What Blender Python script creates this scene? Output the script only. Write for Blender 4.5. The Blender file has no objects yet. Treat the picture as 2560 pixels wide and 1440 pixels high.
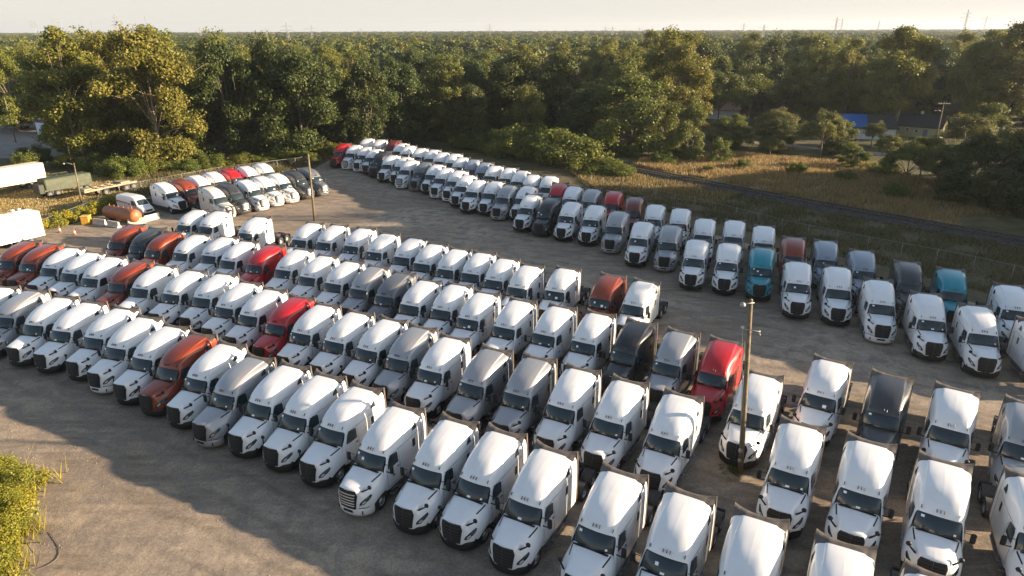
import bpy, math, random
import numpy as np
from mathutils import Vector, Matrix
R = math.radians
SC = bpy.context.scene
COL = SC.collection

# ------------------------------------------------------------------ camera
cam_d = bpy.data.cameras.new('camera')
cam = bpy.data.objects.new('camera', cam_d); COL.objects.link(cam)
cam.location = (0, 0, 24.84)
cam_d.sensor_fit = 'HORIZONTAL'; cam_d.sensor_width = 36.0
cam_d.lens = 1677.5 / 2560 * 36.0
cam_d.clip_start = 0.5; cam_d.clip_end = 20000
cam.rotation_euler = (Matrix.Rotation(R(90 - 21.09), 3, 'X') @ Matrix.Rotation(-0.0039, 3, 'Z')).to_euler()
SC.camera = cam

# ------------------------------------------------------------------ light
SUN_EL, SUN_AZ = 12.5, 94.0            # azimuth clockwise from +Y
world = bpy.data.worlds.new('World'); SC.world = world; world.use_nodes = True
wn = world.node_tree; bgn = wn.nodes['Background']
sky = wn.nodes.new('ShaderNodeTexSky'); sky.sky_type = 'NISHITA'; sky.sun_disc = False
sky.sun_elevation = R(SUN_EL); sky.sun_rotation = R(SUN_AZ)
sky.air_density = 1.0; sky.dust_density = 0.9; sky.ozone_density = 1.0; sky.altitude = 50
# pale evening haze low in the sky, thinning upwards
geo = wn.nodes.new('ShaderNodeTexCoord'); sep = wn.nodes.new('ShaderNodeSeparateXYZ'); wn.links.new(geo.outputs['Generated'], sep.inputs[0])
hz = wn.nodes.new('ShaderNodeMapRange'); hz.interpolation_type = 'SMOOTHSTEP'; hz.inputs[1].default_value = .02; hz.inputs[2].default_value = .36; hz.inputs[3].default_value = .93; hz.inputs[4].default_value = .10
wn.links.new(sep.outputs[2], hz.inputs[0]); mxs = wn.nodes.new('ShaderNodeMix'); mxs.data_type = 'RGBA'; mxs.inputs[7].default_value = (3.22, 3.08, 2.84, 1)
wn.links.new(hz.outputs[0], mxs.inputs[0]); wn.links.new(sky.outputs[0], mxs.inputs[6]); wn.links.new(mxs.outputs[2], bgn.inputs[0]); bgn.inputs[1].default_value = 0.057
sun_d = bpy.data.lights.new('sun', 'SUN'); sun_d.energy = 4.3; sun_d.angle = R(0.6); sun_d.color = (1.0, 0.79, 0.56)
sun = bpy.data.objects.new('sun', sun_d); COL.objects.link(sun)
sd = Vector((math.sin(R(SUN_AZ)) * math.cos(R(SUN_EL)), math.cos(R(SUN_AZ)) * math.cos(R(SUN_EL)), math.sin(R(SUN_EL))))
sun.rotation_euler = sd.to_track_quat('Z', 'Y').to_euler(); sun.location = sd * 200
SC.view_settings.view_transform = 'Standard'; SC.view_settings.look = 'None'
SC.view_settings.gamma = 1.0; SC.view_settings.exposure = 2.18
SC.render.engine = 'CYCLES'
SC.cycles.use_denoising = True
SC.cycles.max_bounces = 5; SC.cycles.diffuse_bounces = 3; SC.cycles.glossy_bounces = 2
SC.cycles.transmission_bounces = 2; SC.cycles.transparent_max_bounces = 4; SC.cycles.volume_bounces = 0
SC.cycles.caustics_reflective = False; SC.cycles.caustics_refractive = False

rng = np.random.default_rng(7); random.seed(7)

# ------------------------------------------------------------------ helpers
def tag(o, label=None, cat=None, group=None, kind=None):
    if label: o['label'] = label
    if cat: o['category'] = cat
    if group: o['group'] = group
    if kind: o['kind'] = kind
    return o

def link(o, parent=None):
    COL.objects.link(o)
    if parent is not None: o.parent = parent
    return o

def empty(name, loc=(0, 0, 0), rz=0.0):
    o = bpy.data.objects.new(name, None); o.location = loc; o.rotation_euler = (0, 0, rz)
    o.empty_display_size = 0.5
    return link(o)

def np_mesh(name, verts, faces, mats, mi=None, smooth=False, attr=None):
    """faces: (n,3) or (n,4) arrays or a list of such"""
    me = bpy.data.meshes.new(name)
    verts = np.asarray(verts, dtype=np.float32)
    fl = faces if isinstance(faces, list) else [faces]
    fl = [np.asarray(f, dtype=np.int32) for f in fl if len(f)]
    li = np.concatenate([f.ravel() for f in fl]); cnt = np.concatenate([np.full(len(f), f.shape[1], np.int32) for f in fl])
    me.vertices.add(len(verts)); me.vertices.foreach_set('co', verts.ravel())
    me.loops.add(len(li)); me.loops.foreach_set('vertex_index', li)
    me.polygons.add(len(cnt)); st = np.concatenate([[0], np.cumsum(cnt)[:-1]]).astype(np.int32)
    me.polygons.foreach_set('loop_start', st); me.polygons.foreach_set('loop_total', cnt)
    if mi is not None: me.polygons.foreach_set('material_index', np.asarray(mi, np.int32))
    me.polygons.foreach_set('use_smooth', np.full(len(cnt), bool(smooth)))
    if attr is not None:
        a = me.attributes.new('tint', 'FLOAT', 'POINT'); a.data.foreach_set('value', np.asarray(attr, np.float32))
    for m in (mats if isinstance(mats, (list, tuple)) else [mats]): me.materials.append(m)
    me.update(calc_edges=True)
    return me

class MB:
    """collects shapes into one mesh"""
    def __init__(s): s.v = []; s.f = []; s.m = []; s.sm = []
    def add(s, verts, faces, mi=0, sm=False):
        b = len(s.v); s.v += [tuple(map(float, q)) for q in verts]
        for f in faces: s.f.append(tuple(i + b for i in f)); s.m.append(mi); s.sm.append(sm)
        return s
    def box(s, c, d, mi=0, rz=0.0, ry=0.0, bev=0.0):
        hx, hy, hz = d[0] / 2, d[1] / 2, d[2] / 2
        if bev > 0:
            b = min(bev, hx * .9, hy * .9, hz * .9); pts = []; 
            # chamfered box: three rectangles rings in z
            P = []
            for z, k in ((-hz, b), (-hz + b, 0), (hz - b, 0), (hz, b)):
                e = b - k * 1.0
                for x, y in ((-hx + k, -hy + b), (-hx + b, -hy + k), (hx - b, -hy + k), (hx - k, -hy + b),
                             (hx - k, hy - b), (hx - b, hy - k), (-hx + b, hy - k), (-hx + k, hy - b)):
                    P.append((x, y, z))
            F = [tuple(range(7, -1, -1)), tuple(range(24, 32))]
            for r in range(3):
                for i in range(8): F.append((r * 8 + i, r * 8 + (i + 1) % 8, r * 8 + 8 + (i + 1) % 8, r * 8 + 8 + i))
        else:
            P = [(x, y, z) for z in (-hz, hz) for (x, y) in ((-hx, -hy), (hx, -hy), (hx, hy), (-hx, hy))]
            F = [(3, 2, 1, 0), (4, 5, 6, 7), (0, 1, 5, 4), (1, 2, 6, 5), (2, 3, 7, 6), (3, 0, 4, 7)]
        M = Matrix.Rotation(rz, 3, 'Z') @ Matrix.Rotation(ry, 3, 'Y')
        return s.add([M @ Vector(p) + Vector(c) for p in P], F, mi)
    def tube(s, pts, r, n=8, mi=0, cap=True, sm=True):
        pts = [Vector(p) for p in pts]; rs = r if isinstance(r, (list, tuple)) else [r] * len(pts)
        V = []; F = []; prev = None
        for i, p in enumerate(pts):
            t = (pts[min(i + 1, len(pts) - 1)] - pts[max(i - 1, 0)]).normalized()
            a = prev if prev is not None else (Vector((0, 0, 1)) if abs(t.z) < .9 else Vector((1, 0, 0)))
            u = (a - t * a.dot(t)).normalized(); prev = u; w = t.cross(u)
            for k in range(n):
                an = 2 * math.pi * k / n; V.append(p + (u * math.cos(an) + w * math.sin(an)) * rs[i])
        for i in range(len(pts) - 1):
            for k in range(n): F.append((i * n + k, i * n + (k + 1) % n, i * n + n + (k + 1) % n, i * n + n + k))
        if cap: F.append(tuple(range(n - 1, -1, -1))); F.append(tuple(range(len(V) - n, len(V))))
        return s.add(V, F, mi, sm)
    def lathe(s, prof, axis='Z', c=(0, 0, 0), n=20, mi=0, sm=True):
        V = []; F = []
        for (r, h) in prof:
            for k in range(n):
                a = 2 * math.pi * k / n; x, y = r * math.cos(a), r * math.sin(a)
                q = (x, y, h) if axis == 'Z' else ((x, h, y) if axis == 'Y' else (h, x, y))
                V.append((q[0] + c[0], q[1] + c[1], q[2] + c[2]))
        for i in range(len(prof) - 1):
            for k in range(n): F.append((i * n + k, i * n + (k + 1) % n, i * n + n + (k + 1) % n, i * n + n + k))
        return s.add(V, F, mi, sm)
    def prism(s, poly, z0, z1, mi=0):
        n = len(poly); V = [(x, y, z0) for x, y in poly] + [(x, y, z1) for x, y in poly]
        F = [tuple(range(n - 1, -1, -1)), tuple(range(n, 2 * n))] + [(i, (i + 1) % n, n + (i + 1) % n, n + i) for i in range(n)]
        return s.add(V, F, mi)
    def mesh(s, name, mats):
        me = bpy.data.meshes.new(name); me.from_pydata(s.v, [], s.f)
        for m in (mats if isinstance(mats, (list, tuple)) else [mats]): me.materials.append(m)
        me.polygons.foreach_set('material_index', s.m); me.polygons.foreach_set('use_smooth', s.sm); me.update()
        return me
    def obj(s, name, mats, parent=None, loc=(0, 0, 0), rz=0.0):
        o = bpy.data.objects.new(name, s.mesh(name, mats)); o.location = loc; o.rotation_euler = (0, 0, rz)
        return link(o, parent)

# ------------------------------------------------------------------ materials
def mat(name, col, rough=0.6, metal=0.0, spec=0.5, coat=0.0, noise=None, bump=None, emit=None):
    m = bpy.data.materials.new(name); m.use_nodes = True; nt = m.node_tree; b = nt.nodes['Principled BSDF']
    b.inputs['Base Color'].default_value = (*col, 1); b.inputs['Roughness'].default_value = rough
    b.inputs['Metallic'].default_value = metal; b.inputs['Specular IOR Level'].default_value = spec
    b.inputs['Coat Weight'].default_value = coat; b.inputs['Coat Roughness'].default_value = 0.08
    if noise:      # (scale, dark factor, bright factor)
        sc_, a, c = noise
        tc = nt.nodes.new('ShaderNodeTexCoord'); n = nt.nodes.new('ShaderNodeTexNoise'); n.inputs['Scale'].default_value = sc_; n.inputs['Detail'].default_value = 6
        mp = nt.nodes.new('ShaderNodeMapRange'); mp.inputs[1].default_value = .3; mp.inputs[2].default_value = .7; mp.inputs[3].default_value = a; mp.inputs[4].default_value = c
        mx = nt.nodes.new('ShaderNodeVectorMath'); mx.operation = 'SCALE'; mx.inputs[0].default_value = col
        nt.links.new(tc.outputs['Object'], n.inputs['Vector']); nt.links.new(n.outputs[0], mp.inputs[0])
        nt.links.new(mp.outputs[0], mx.inputs['Scale']); nt.links.new(mx.outputs[0], b.inputs['Base Color'])
        if bump:
            bu = nt.nodes.new('ShaderNodeBump'); bu.inputs['Strength'].default_value = bump; nt.links.new(n.outputs[0], bu.inputs['Height']); nt.links.new(bu.outputs[0], b.inputs['Normal'])
    return m

def paint(name, col, metal=0.0, rough=0.32):
    """vehicle paint with a film of road dust that varies from truck to truck"""
    m = mat(name, col, rough, metal, 0.5, 0.6); nt = m.node_tree; b = nt.nodes['Principled BSDF']
    tc = nt.nodes.new('ShaderNodeTexCoord'); oi = nt.nodes.new('ShaderNodeObjectInfo')
    add = nt.nodes.new('ShaderNodeVectorMath'); add.operation = 'ADD'
    mul = nt.nodes.new('ShaderNodeMath'); mul.operation = 'MULTIPLY'; mul.inputs[1].default_value = 37
    nt.links.new(oi.outputs['Random'], mul.inputs[0]); nt.links.new(tc.outputs['Object'], add.inputs[0]); nt.links.new(mul.outputs[0], add.inputs[1])
    n = nt.nodes.new('ShaderNodeTexNoise'); n.inputs['Scale'].default_value = 1.3; n.inputs['Detail'].default_value = 7; n.inputs['Roughness'].default_value = .62
    nt.links.new(add.outputs[0], n.inputs['Vector'])
    mp = nt.nodes.new('ShaderNodeMapRange'); mp.inputs[1].default_value = .42; mp.inputs[2].default_value = .75; mp.inputs[3].default_value = 0; mp.inputs[4].default_value = .28
    nt.links.new(n.outputs[0], mp.inputs[0])
    sx = nt.nodes.new('ShaderNodeSeparateXYZ'); nt.links.new(tc.outputs['Object'], sx.inputs[0])
    low = nt.nodes.new('ShaderNodeMapRange'); low.inputs[1].default_value = 1.6; low.inputs[2].default_value = .4; low.inputs[3].default_value = 0; low.inputs[4].default_value = .4
    nt.links.new(sx.outputs[2], low.inputs[0])
    ad = nt.nodes.new('ShaderNodeMath'); ad.operation = 'ADD'; ad.use_clamp = True; nt.links.new(mp.outputs[0], ad.inputs[0]); nt.links.new(low.outputs[0], ad.inputs[1])
    mx = nt.nodes.new('ShaderNodeMix'); mx.data_type = 'RGBA'; mx.inputs[6].default_value = (*col, 1); mx.inputs[7].default_value = (.36, .31, .26, 1)
    sc2 = nt.nodes.new('ShaderNodeMath'); sc2.operation = 'MULTIPLY'; sc2.inputs[1].default_value = .55 if min(col) > .2 else .14
    nt.links.new(ad.outputs[0], sc2.inputs[0]); nt.links.new(sc2.outputs[0], mx.inputs[0]); nt.links.new(mx.outputs[2], b.inputs['Base Color'])
    rr = nt.nodes.new('ShaderNodeMapRange'); rr.inputs[3].default_value = rough; rr.inputs[4].default_value = .62; nt.links.new(ad.outputs[0], rr.inputs[0]); nt.links.new(rr.outputs[0], b.inputs['Roughness'])
    return m

PAINT = {
 'white': paint('paint_white', (.735, .735, .735)), 'pearl': paint('paint_pearl', (.60, .57, .52)),
 'silver': paint('paint_silver', (.33, .335, .35), .35, .36), 'grey': paint('paint_grey', (.14, .145, .155), .3, .36),
 'bluegrey': paint('paint_blue_grey', (.24, .28, .33), .2, .36), 'charcoal': paint('paint_charcoal', (.035, .036, .038), .2),
 'black': paint('paint_black', (.010, .010, .011)), 'red': paint('paint_red', (.40, .004, .007)),
 'darkred': paint('paint_dark_red', (.13, .006, .007)), 'brown': paint('paint_russet', (.13, .022, .012)),
 'orange': paint('paint_burnt_orange', (.23, .036, .009), .3), 'teal': paint('paint_teal', (.0, .21, .27)),
}
M = dict(
 rubber=mat('black_rubber', (.075, .064, .056), .6, spec=.4, noise=(3, .7, 1.5)),
 tyre=mat('tyre_rubber', (.020, .020, .021), .8), plastic=mat('black_plastic', (.010, .011, .012), .5, spec=.35),
 glass=mat('tinted_glass', (.018, .030, .036), .13, spec=.5, coat=.15), chrome=mat('chrome', (.50, .49, .47), .33, 1.0),
 steel=mat('dull_steel', (.42, .42, .43), .42, .85, noise=(4, .7, 1.2)), frame=mat('frame_black', (.028, .026, .025), .7, noise=(5, .6, 1.6)),
 lamp=mat('lamp_lens', (.45, .46, .48), .12, spec=.8, coat=1), lampdark=mat('lamp_housing', (.03, .033, .037), .15, spec=.7, coat=1),
 amber=mat('marker_lens_dark', (.035, .020, .016), .35), paper=mat('paper', (.78, .80, .78), .7), seam=mat('panel_gap', (.05, .052, .056), .7),
 tail=mat('tail_lens', (.35, .01, .01), .3), interior=mat('cab_interior', (.05, .048, .045), .8),
 wood=mat('pole_wood', (.15, .115, .068), .85, noise=(2.5, .6, 1.35)), galv=mat('galvanised', (.30, .29, .26), .55, .4),
 concrete=mat('concrete', (.42, .38, .33), .9, noise=(3, .75, 1.2), bump=.3), white=mat('white_paint', (.72, .70, .66), .55, noise=(1.2, .88, 1.08)),
)
def add_glass_gradient():
    pass
# ------------------------------------------------------------------ the tractor truck
# local frame: +X forward, origin on the ground under the rear edge of the roof fairing
def crom(P, u):
    """Catmull-Rom through P (n,...) at parameter u in [0,n-1]"""
    n = len(P); u = np.clip(u, 0, n - 1 - 1e-6); i = np.floor(u).astype(int); t = (u - i)
    g = lambda k: P[np.clip(k, 0, n - 1)]
    t = t.reshape(t.shape + (1,) * (P.ndim - 1))
    a, b, c, d = g(i - 1), g(i), g(i + 1), g(i + 2)
    return .5 * (2 * b + (c - a) * t + (2 * a - 5 * b + 4 * c - d) * t ** 2 + (3 * b - a - 3 * c + d) * t ** 3)

class Surf:
    def __init__(s, net, nu=24, nv=24):
        s.net = np.array(net, float); s.U, s.V = s.net.shape[0] - 1, s.net.shape[1] - 1; s.nu, s.nv = nu, nv
        uu = np.linspace(0, s.U, 260); vv = np.linspace(0, s.V, 260); s.gu, s.gv = np.meshgrid(uu, vv, indexing='ij')
        s.G = s.grid(uu, vv)
    def grid(s, uu, vv):
        A = crom(s.net, uu); B = crom(np.swapaxes(A, 0, 1), vv); return np.swapaxes(B, 0, 1)
    def pt(s, u, v):
        A = np.array([crom(crom(s.net, np.array([a]))[0], np.array([b]))[0] for a, b in zip(u, v)]); return A
    def nrm(s, u, v, e=1e-2):
        a = s.pt(np.clip(u + e, 0, s.U), v) - s.pt(np.clip(u - e, 0, s.U), v); b = s.pt(u, np.clip(v + e, 0, s.V)) - s.pt(u, np.clip(v - e, 0, s.V))
        n = np.cross(a, b); return n / (np.linalg.norm(n, axis=1)[:, None] + 1e-9)
    def inv(s, q, ax, box=None):
        """(u,v) of the surface point whose coordinates ax (two axes) equal q"""
        D = (s.G[..., ax[0]] - q[0]) ** 2 + (s.G[..., ax[1]] - q[1]) ** 2
        if box is not None: D = D + np.where((s.gu >= box[0]) & (s.gu <= box[1]) & (s.gv >= box[2]) & (s.gv <= box[3]), 0, 1e3)
        k = np.unravel_index(np.argmin(D), D.shape); return s.gu[k], s.gv[k]
    def mesh_arrays(s):
        G = s.grid(np.linspace(0, s.U, s.nu), np.linspace(0, s.V, s.nv)); n, m = s.nu, s.nv
        idx = np.arange(n * m).reshape(n, m); F = np.stack([idx[:-1, :-1], idx[1:, :-1], idx[1:, 1:], idx[:-1, 1:]], -1).reshape(-1, 4)
        return G.reshape(-1, 3), F
    def patch(s, poly, ax, off=.008, box=None, rnd=.0, rings=4, side=1):
        """closed polygon in two coordinates, laid on the surface and lifted off by off"""
        P = np.array(poly, float)
        if rnd > 0:
            Q = []
            for i in range(len(P)):
                a, b, c = P[i - 1], P[i], P[(i + 1) % len(P)]
                la, lc = np.linalg.norm(a - b), np.linalg.norm(c - b); r = min(rnd, .45 * la, .45 * lc)
                p0 = b + (a - b) / la * r; p1 = b + (c - b) / lc * r
                for t in (0, .33, .67, 1): Q.append((1 - t) ** 2 * p0 + 2 * t * (1 - t) * b + t * t * p1)
            P = np.array(Q)
        D = []
        for i in range(len(P)):
            a, b = P[i], P[(i + 1) % len(P)]; k = max(1, int(np.linalg.norm(b - a) / .14))
            for j in range(k): D.append(a + (b - a) * j / k)
        P = np.array(D); c = P.mean(0)
        uv = np.array([s.inv(q, ax, box) for q in P]); cu = np.array(s.inv(c, ax, box)); n = len(P)
        UV = [cu[None]] + [cu + (uv - cu) * (k / rings) for k in range(1, rings + 1)]; UV = np.concatenate(UV)
        X = s.pt(UV[:, 0], UV[:, 1]); N = s.nrm(UV[:, 0], UV[:, 1])
        if side * np.mean(N[:, 1]) < 0 and ax != (1, 2) and ax != (0, 1): N = -N
        if ax == (1, 2) and np.mean(N[:, 0]) < 0: N = -N
        if ax == (0, 1) and np.mean(N[:, 2]) < 0: N = -N
        X = X + N * off
        F = [(0, 1 + i, 1 + (i + 1) % n) for i in range(n)]; Q = []
        for k in range(rings - 1):
            for i in range(n): Q.append((1 + k * n + i, 1 + k * n + n + i, 1 + k * n + n + (i + 1) % n, 1 + k * n + (i + 1) % n))
        return X, F + Q

def mir(V, F):
    return [(x, -y, z) for x, y, z in V], [tuple(reversed(f)) for f in F]

# right-handed half nets (y >= 0); upper body: columns rear -> windscreen, rows roof centre -> sill
ROWS = lambda *p: [list(q) for q in p]
def upcol(x, pts): return [[x if len(q) == 2 else q[0], q[-2], q[-1]] for q in pts]
UP = [
 upcol(.62, [(0, 3.97), (.40, 3.965), (.72, 3.945), (.80, 3.885), (1.08, 3.77), (1.20, 3.52), (1.235, 3.1), (1.24, 2.6), (1.24, 2.1), (1.24, 1.5), (1.23, .92)]),
 upcol(1.15, [(0, 3.95), (.40, 3.94), (.73, 3.91), (.80, 3.845), (1.06, 3.72), (1.19, 3.47), (1.235, 3.05), (1.24, 2.6), (1.24, 2.1), (1.24, 1.5), (1.23, .92)]),
 upcol(1.75, [(0, 3.90), (.40, 3.885), (.75, 3.84), (.82, 3.79), (1.02, 3.66), (1.16, 3.42), (1.225, 3.0), (1.24, 2.6), (1.24, 2.1), (1.24, 1.5), (1.23, .92)]),
 upcol(2.35, [(0, 3.80), (.40, 3.785), (.74, 3.73), (.82, 3.69), (.97, 3.56), (1.08, 3.32), (1.19, 2.95), (1.225, 2.6), (1.235, 2.1), (1.24, 1.5), (1.23, .92)]),
 upcol(2.85, [(0, 3.655), (.40, 3.64), (.72, 3.575), (.81, 3.53), (.93, 3.41), (1.03, 3.17), (1.13, 2.9), (1.18, 2.58), (1.215, 2.1), (1.23, 1.5), (1.22, .92)]),
 upcol(3.30, [(0, 3.43), (.40, 3.415), (.70, 3.355), (.79, 3.31), (.90, 3.20), (.98, 3.02), (1.06, 2.84), (1.13, 2.55), (1.19, 2.1), (1.215, 1.5), (1.21, .92)]),
 upcol(3.62, [(3.65, 0, 3.17), (3.64, .40, 3.155), (3.61, .69, 3.105), (3.59, .79, 3.07), (3.55, .87, 3.0), (3.52, .945, 2.90), (3.55, 1.0, 2.78), (3.66, 1.075, 2.5), (3.85, 1.16, 2.1), (3.85, 1.20, 1.5), (3.85, 1.20, .92)]),
 upcol(3.80, [(3.85, 0, 2.90), (3.82, .40, 2.89), (3.76, .68, 2.865), (3.73, .78, 2.85), (3.69, .86, 2.83), (3.66, .93, 2.79), (3.70, .975, 2.68), (3.84, 1.02, 2.45), (4.10, 1.07, 2.10), (4.12, 1.17, 1.5), (4.12, 1.17, .92)]),
]
HD = [   # hood: columns cowl -> nose -> bumper line, rows centre -> fender bottom
 [(4.34, 0, 2.20), (4.30, .35, 2.195), (4.22, .66, 2.18), (4.10, .90, 2.13), (4.03, 1.04, 2.02), (4.00, 1.13, 1.80), (4.00, 1.19, 1.5), (4.00, 1.21, 1.10)],
 [(4.75, 0, 2.15), (4.73, .34, 2.145), (4.70, .62, 2.12), (4.66, .83, 2.03), (4.62, 1.00, 1.86), (4.58, 1.14, 1.66), (4.52, 1.235, 1.40), (4.52, 1.25, 1.13)],
 [(5.20, 0, 2.09), (5.18, .33, 2.085), (5.16, .58, 2.05), (5.12, .76, 1.94), (5.08, .93, 1.77), (5.04, 1.08, 1.56), (5.00, 1.20, 1.28), (5.08, 1.22, .98)],
 [(5.62, 0, 2.02), (5.60, .32, 2.01), (5.56, .56, 1.97), (5.52, .69, 1.84), (5.46, .84, 1.68), (5.38, 1.00, 1.46), (5.30, 1.12, 1.15), (5.28, 1.16, .84)],
 [(5.92, 0, 1.93), (5.89, .32, 1.92), (5.84, .56, 1.88), (5.76, .67, 1.72), (5.69, .80, 1.54), (5.60, .94, 1.32), (5.48, 1.06, 1.10), (5.40, 1.10, .93)],
 [(6.00, 0, 1.72), (5.98, .32, 1.71), (5.92, .53, 1.66), (5.84, .64, 1.50), (5.78, .76, 1.36), (5.69, .90, 1.18), (5.56, 1.03, 1.02), (5.46, 1.08, .92)],
 [(6.03, 0, 1.15), (6.01, .32, 1.14), (5.96, .50, 1.12), (5.90, .62, 1.06), (5.84, .74, 1.02), (5.74, .88, .98), (5.60, 1.02, .93), (5.49, 1.08, .90)],
 [(6.00, 0, .72), (5.98, .32, .72), (5.94, .50, .72), (5.88, .62, .76), (5.82, .74, .84), (5.72, .88, .86), (5.58, 1.02, .86), (5.48, 1.08, .86)],
]
SU = Surf(UP, 40, 44); SH = Surf(HD, 32, 30)

def sym(S, name, mats, extra=None, cent=True):
    V, F = S.mesh_arrays(); V = V.copy(); n = len(V)
    V2 = V.copy(); V2[:, 1] *= -1; F2 = F[:, ::-1] + n
    return np.concatenate([V, V2]), np.concatenate([F, F2])

TP = {}            # name -> mesh (painted parts get copies per colour)
def build_truck_meshes():
    X, F = sym(SU, 'cab', None)
    me = np_mesh('cab_body', X, F, PAINT['white'], smooth=True)
    # rear wall closes the sleeper
    TP['cab_body'] = me
    rw = MB()
    col = crom(SU.net[0], np.linspace(0, SU.V, 30)); L = [(x, y, z) for x, y, z in col]; Rr = [(x, -y, z) for x, y, z in col[::-1]]
    P = L + Rr[:-1]; rw.add([(x + .012, y * .992, z - .01) for x, y, z in P], [tuple(range(len(P)))[::-1]]); TP['rear_wall'] = rw.mesh('rear_wall', PAINT['white'])
    X, F = sym(SH, 'hood', None); TP['hood'] = np_mesh('hood', X, F, PAINT['white'], smooth=True)
    # windscreen: from header curve (last column rows 0..5) down to the cowl
    top = crom(SU.net[-1], np.linspace(0, 5.4, 13)); bot = crom(SH.net[0], np.linspace(0, 3.6, 13))
    def ws(k0, k1, s0, s1, off, name, m):
        rows = []
        for t in np.linspace(k0, k1, 8):
            r = top * (1 - t) + bot * t; r = r + np.array([off * .8, 0, off * .8]) + np.array([.06, 0, .03]) * math.sin(math.pi * t); r[:, 1] *= 1.0
            rows.append(r)
        Rw = np.array(rows)                     # (8,13,3)
        yy = np.linspace(0, 12 * s1, 12); Q = np.stack([crom(Rw[i], yy) for i in range(len(Rw))])
        Lq = Q[:, ::-1].copy(); Lq[..., 1] *= -1; A = np.concatenate([Lq[:, :-1], Q], 1); n, m_ = A.shape[:2]
        id_ = np.arange(n * m_).reshape(n, m_); Fq = np.stack([id_[:-1, :-1], id_[1:, :-1], id_[1:, 1:], id_[:-1, 1:]], -1).reshape(-1, 4)
        return np_mesh(name, A.reshape(-1, 3), Fq, m, smooth=True)
    TP['screen_frame'] = ws(-.02, 1.02, 0, 1.0, .0, 'windscreen_frame', M['plastic'])
    TP['windscreen'] = ws(.07, .95, 0, .945, .012, 'windscreen', M['glass'])
    wp = MB()
    for y0, y1 in ((.08, .78), (-.72, .0)):
        wp.tube([(4.33, y0, 2.23), (4.28, (y0 + y1) / 2, 2.29), (4.20, y1, 2.30)], .018, 5)
    wp.box((4.315, 0, 2.205), (.10, 1.75, .03), 0)
    TP['wiper'] = wp.mesh('wiper', M['plastic'])
    def P2(S, polys, ax, off, box=None, rnd=0.0, both=True, name='x', m=None, rings=4):
        mb = MB()
        for po in polys:
            V, Fq = S.patch(po, ax, off, box, rnd, rings)
            mb.add(V, Fq, 0, True)
            if both: mb.add(*mir(V, Fq), 0, True)
        return mb.mesh(name, m)
    side = (0, SU.U, 4.2, SU.V)
    def P1(S, poly, ax, off, box, rnd, name, m, s):
        mb = MB(); V, Fq = S.patch(poly, ax, off, box, rnd)
        if s < 0: V, Fq = mir(V, Fq)
        return mb.add(V, Fq, 0, True).mesh(name, m)
    for s in (1, -1):
        k = str(s)
        TP['door_window' + k] = P1(SU, [(2.92, 2.80), (3.42, 2.80), (3.60, 2.62), (3.84, 2.16), (3.50, 2.13), (2.92, 2.17)], (0, 2), .01, side, .07, 'door_window', M['glass'], s)
        TP['quarter_light' + k] = P1(SU, [(1.02, 3.30), (1.50, 3.30), (1.34, 3.52), (1.04, 3.66)], (0, 2), .012, (0, 4, 3.0, 7), .05, 'quarter_light', M['glass'], s)
        TP['sleeper_window' + k] = P1(SU, [(1.28, 2.25), (1.56, 2.25), (1.56, 2.78), (1.28, 2.78)], (0, 2), .012, side, .08, 'sleeper_window', M['glass'], s)
        TP['hood_vent' + k] = P1(SH, [(4.12, .93), (4.20, .97), (4.86, .86), (4.92, .80)], (0, 1), .012, (0, 3.5, 2, 5), .03, 'hood_vent', M['plastic'], s)
        TP['headlight' + k] = P1(SH, [(.68, 1.02), (.71, 1.16), (.88, 1.38), (1.06, 1.52), (1.10, 1.44), (1.05, 1.26), (.88, 1.05)], (1, 2), .012, (2.6, 6.5, 2.8, 7), .04, 'headlight', M['lampdark'], s)
        TP['headlight_lens' + k] = P1(SH, [(.79, 1.10), (.82, 1.19), (.92, 1.29), (.95, 1.20), (.88, 1.12)], (1, 2), .022, (2.6, 6.5, 2.8, 7), .02, 'headlight_lens', M['lamp'], s)
        dr = MB()      # door outline seams
        for (xa, za), (xb, zb) in (((2.80, 2.92), (2.80, 1.05)), ((3.93, 1.9), (3.96, 1.05)), ((2.80, 1.05), (3.96, 1.05)), ((.70, 3.02), (1.8, 2.98)), ((1.8, 2.98), (2.8, 2.90)), ((2.8, 2.90), (3.5, 2.78))):
            w = .012; d = np.array([xb - xa, zb - za]); d = d / np.linalg.norm(d); nn = np.array([-d[1], d[0]]) * w
            V, Fq = SU.patch([(xa + nn[0], za + nn[1]), (xb + nn[0], zb + nn[1]), (xb - nn[0], zb - nn[1]), (xa - nn[0], za - nn[1])], (0, 2), .006, side, 0, 1)
            if s < 0: V, Fq = mir(V, Fq)
            dr.add(V, Fq)
        V = [(3.1, 1.22 * s, 1.95), (3.1, 1.245 * s, 1.95)]
        dr.box((2.98, 1.232 * s, 1.92), (.16, .03, .05))
        TP['door' + k] = dr.mesh('door_trim', M['seam'])
        mm = MB(); mm.tube([(3.95, 1.08 * s, 2.10), (3.92, 1.36 * s, 2.06)], .03, 6); mm.tube([(3.90, 1.06 * s, 2.52), (3.90, 1.36 * s, 2.50)], .02, 6)
        mm.box((3.90, 1.47 * s, 2.30), (.16, .24, .56), bev=.06); TP['mirror' + k] = mm.mesh('mirror', M['plastic'])
        hm = MB(); hm.tube([(5.66, .74 * s, 1.80), (5.52, .90 * s, 1.86), (5.40, 1.04 * s, 1.93)], [.05, .045, .035], 6)
        hm.lathe([(0, -.05), (.10, -.045), (.125, -.01), (.12, .04), (.06, .09), (0, .10)], 'X', (5.36, 1.06 * s, 1.99), 12); TP['hood_mirror' + k] = hm.mesh('hood_mirror', M['plastic'])
        sf = MB()
        rear = crom(SU.net[0], np.linspace(4.2, SU.V, 14)); V = []
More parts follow.
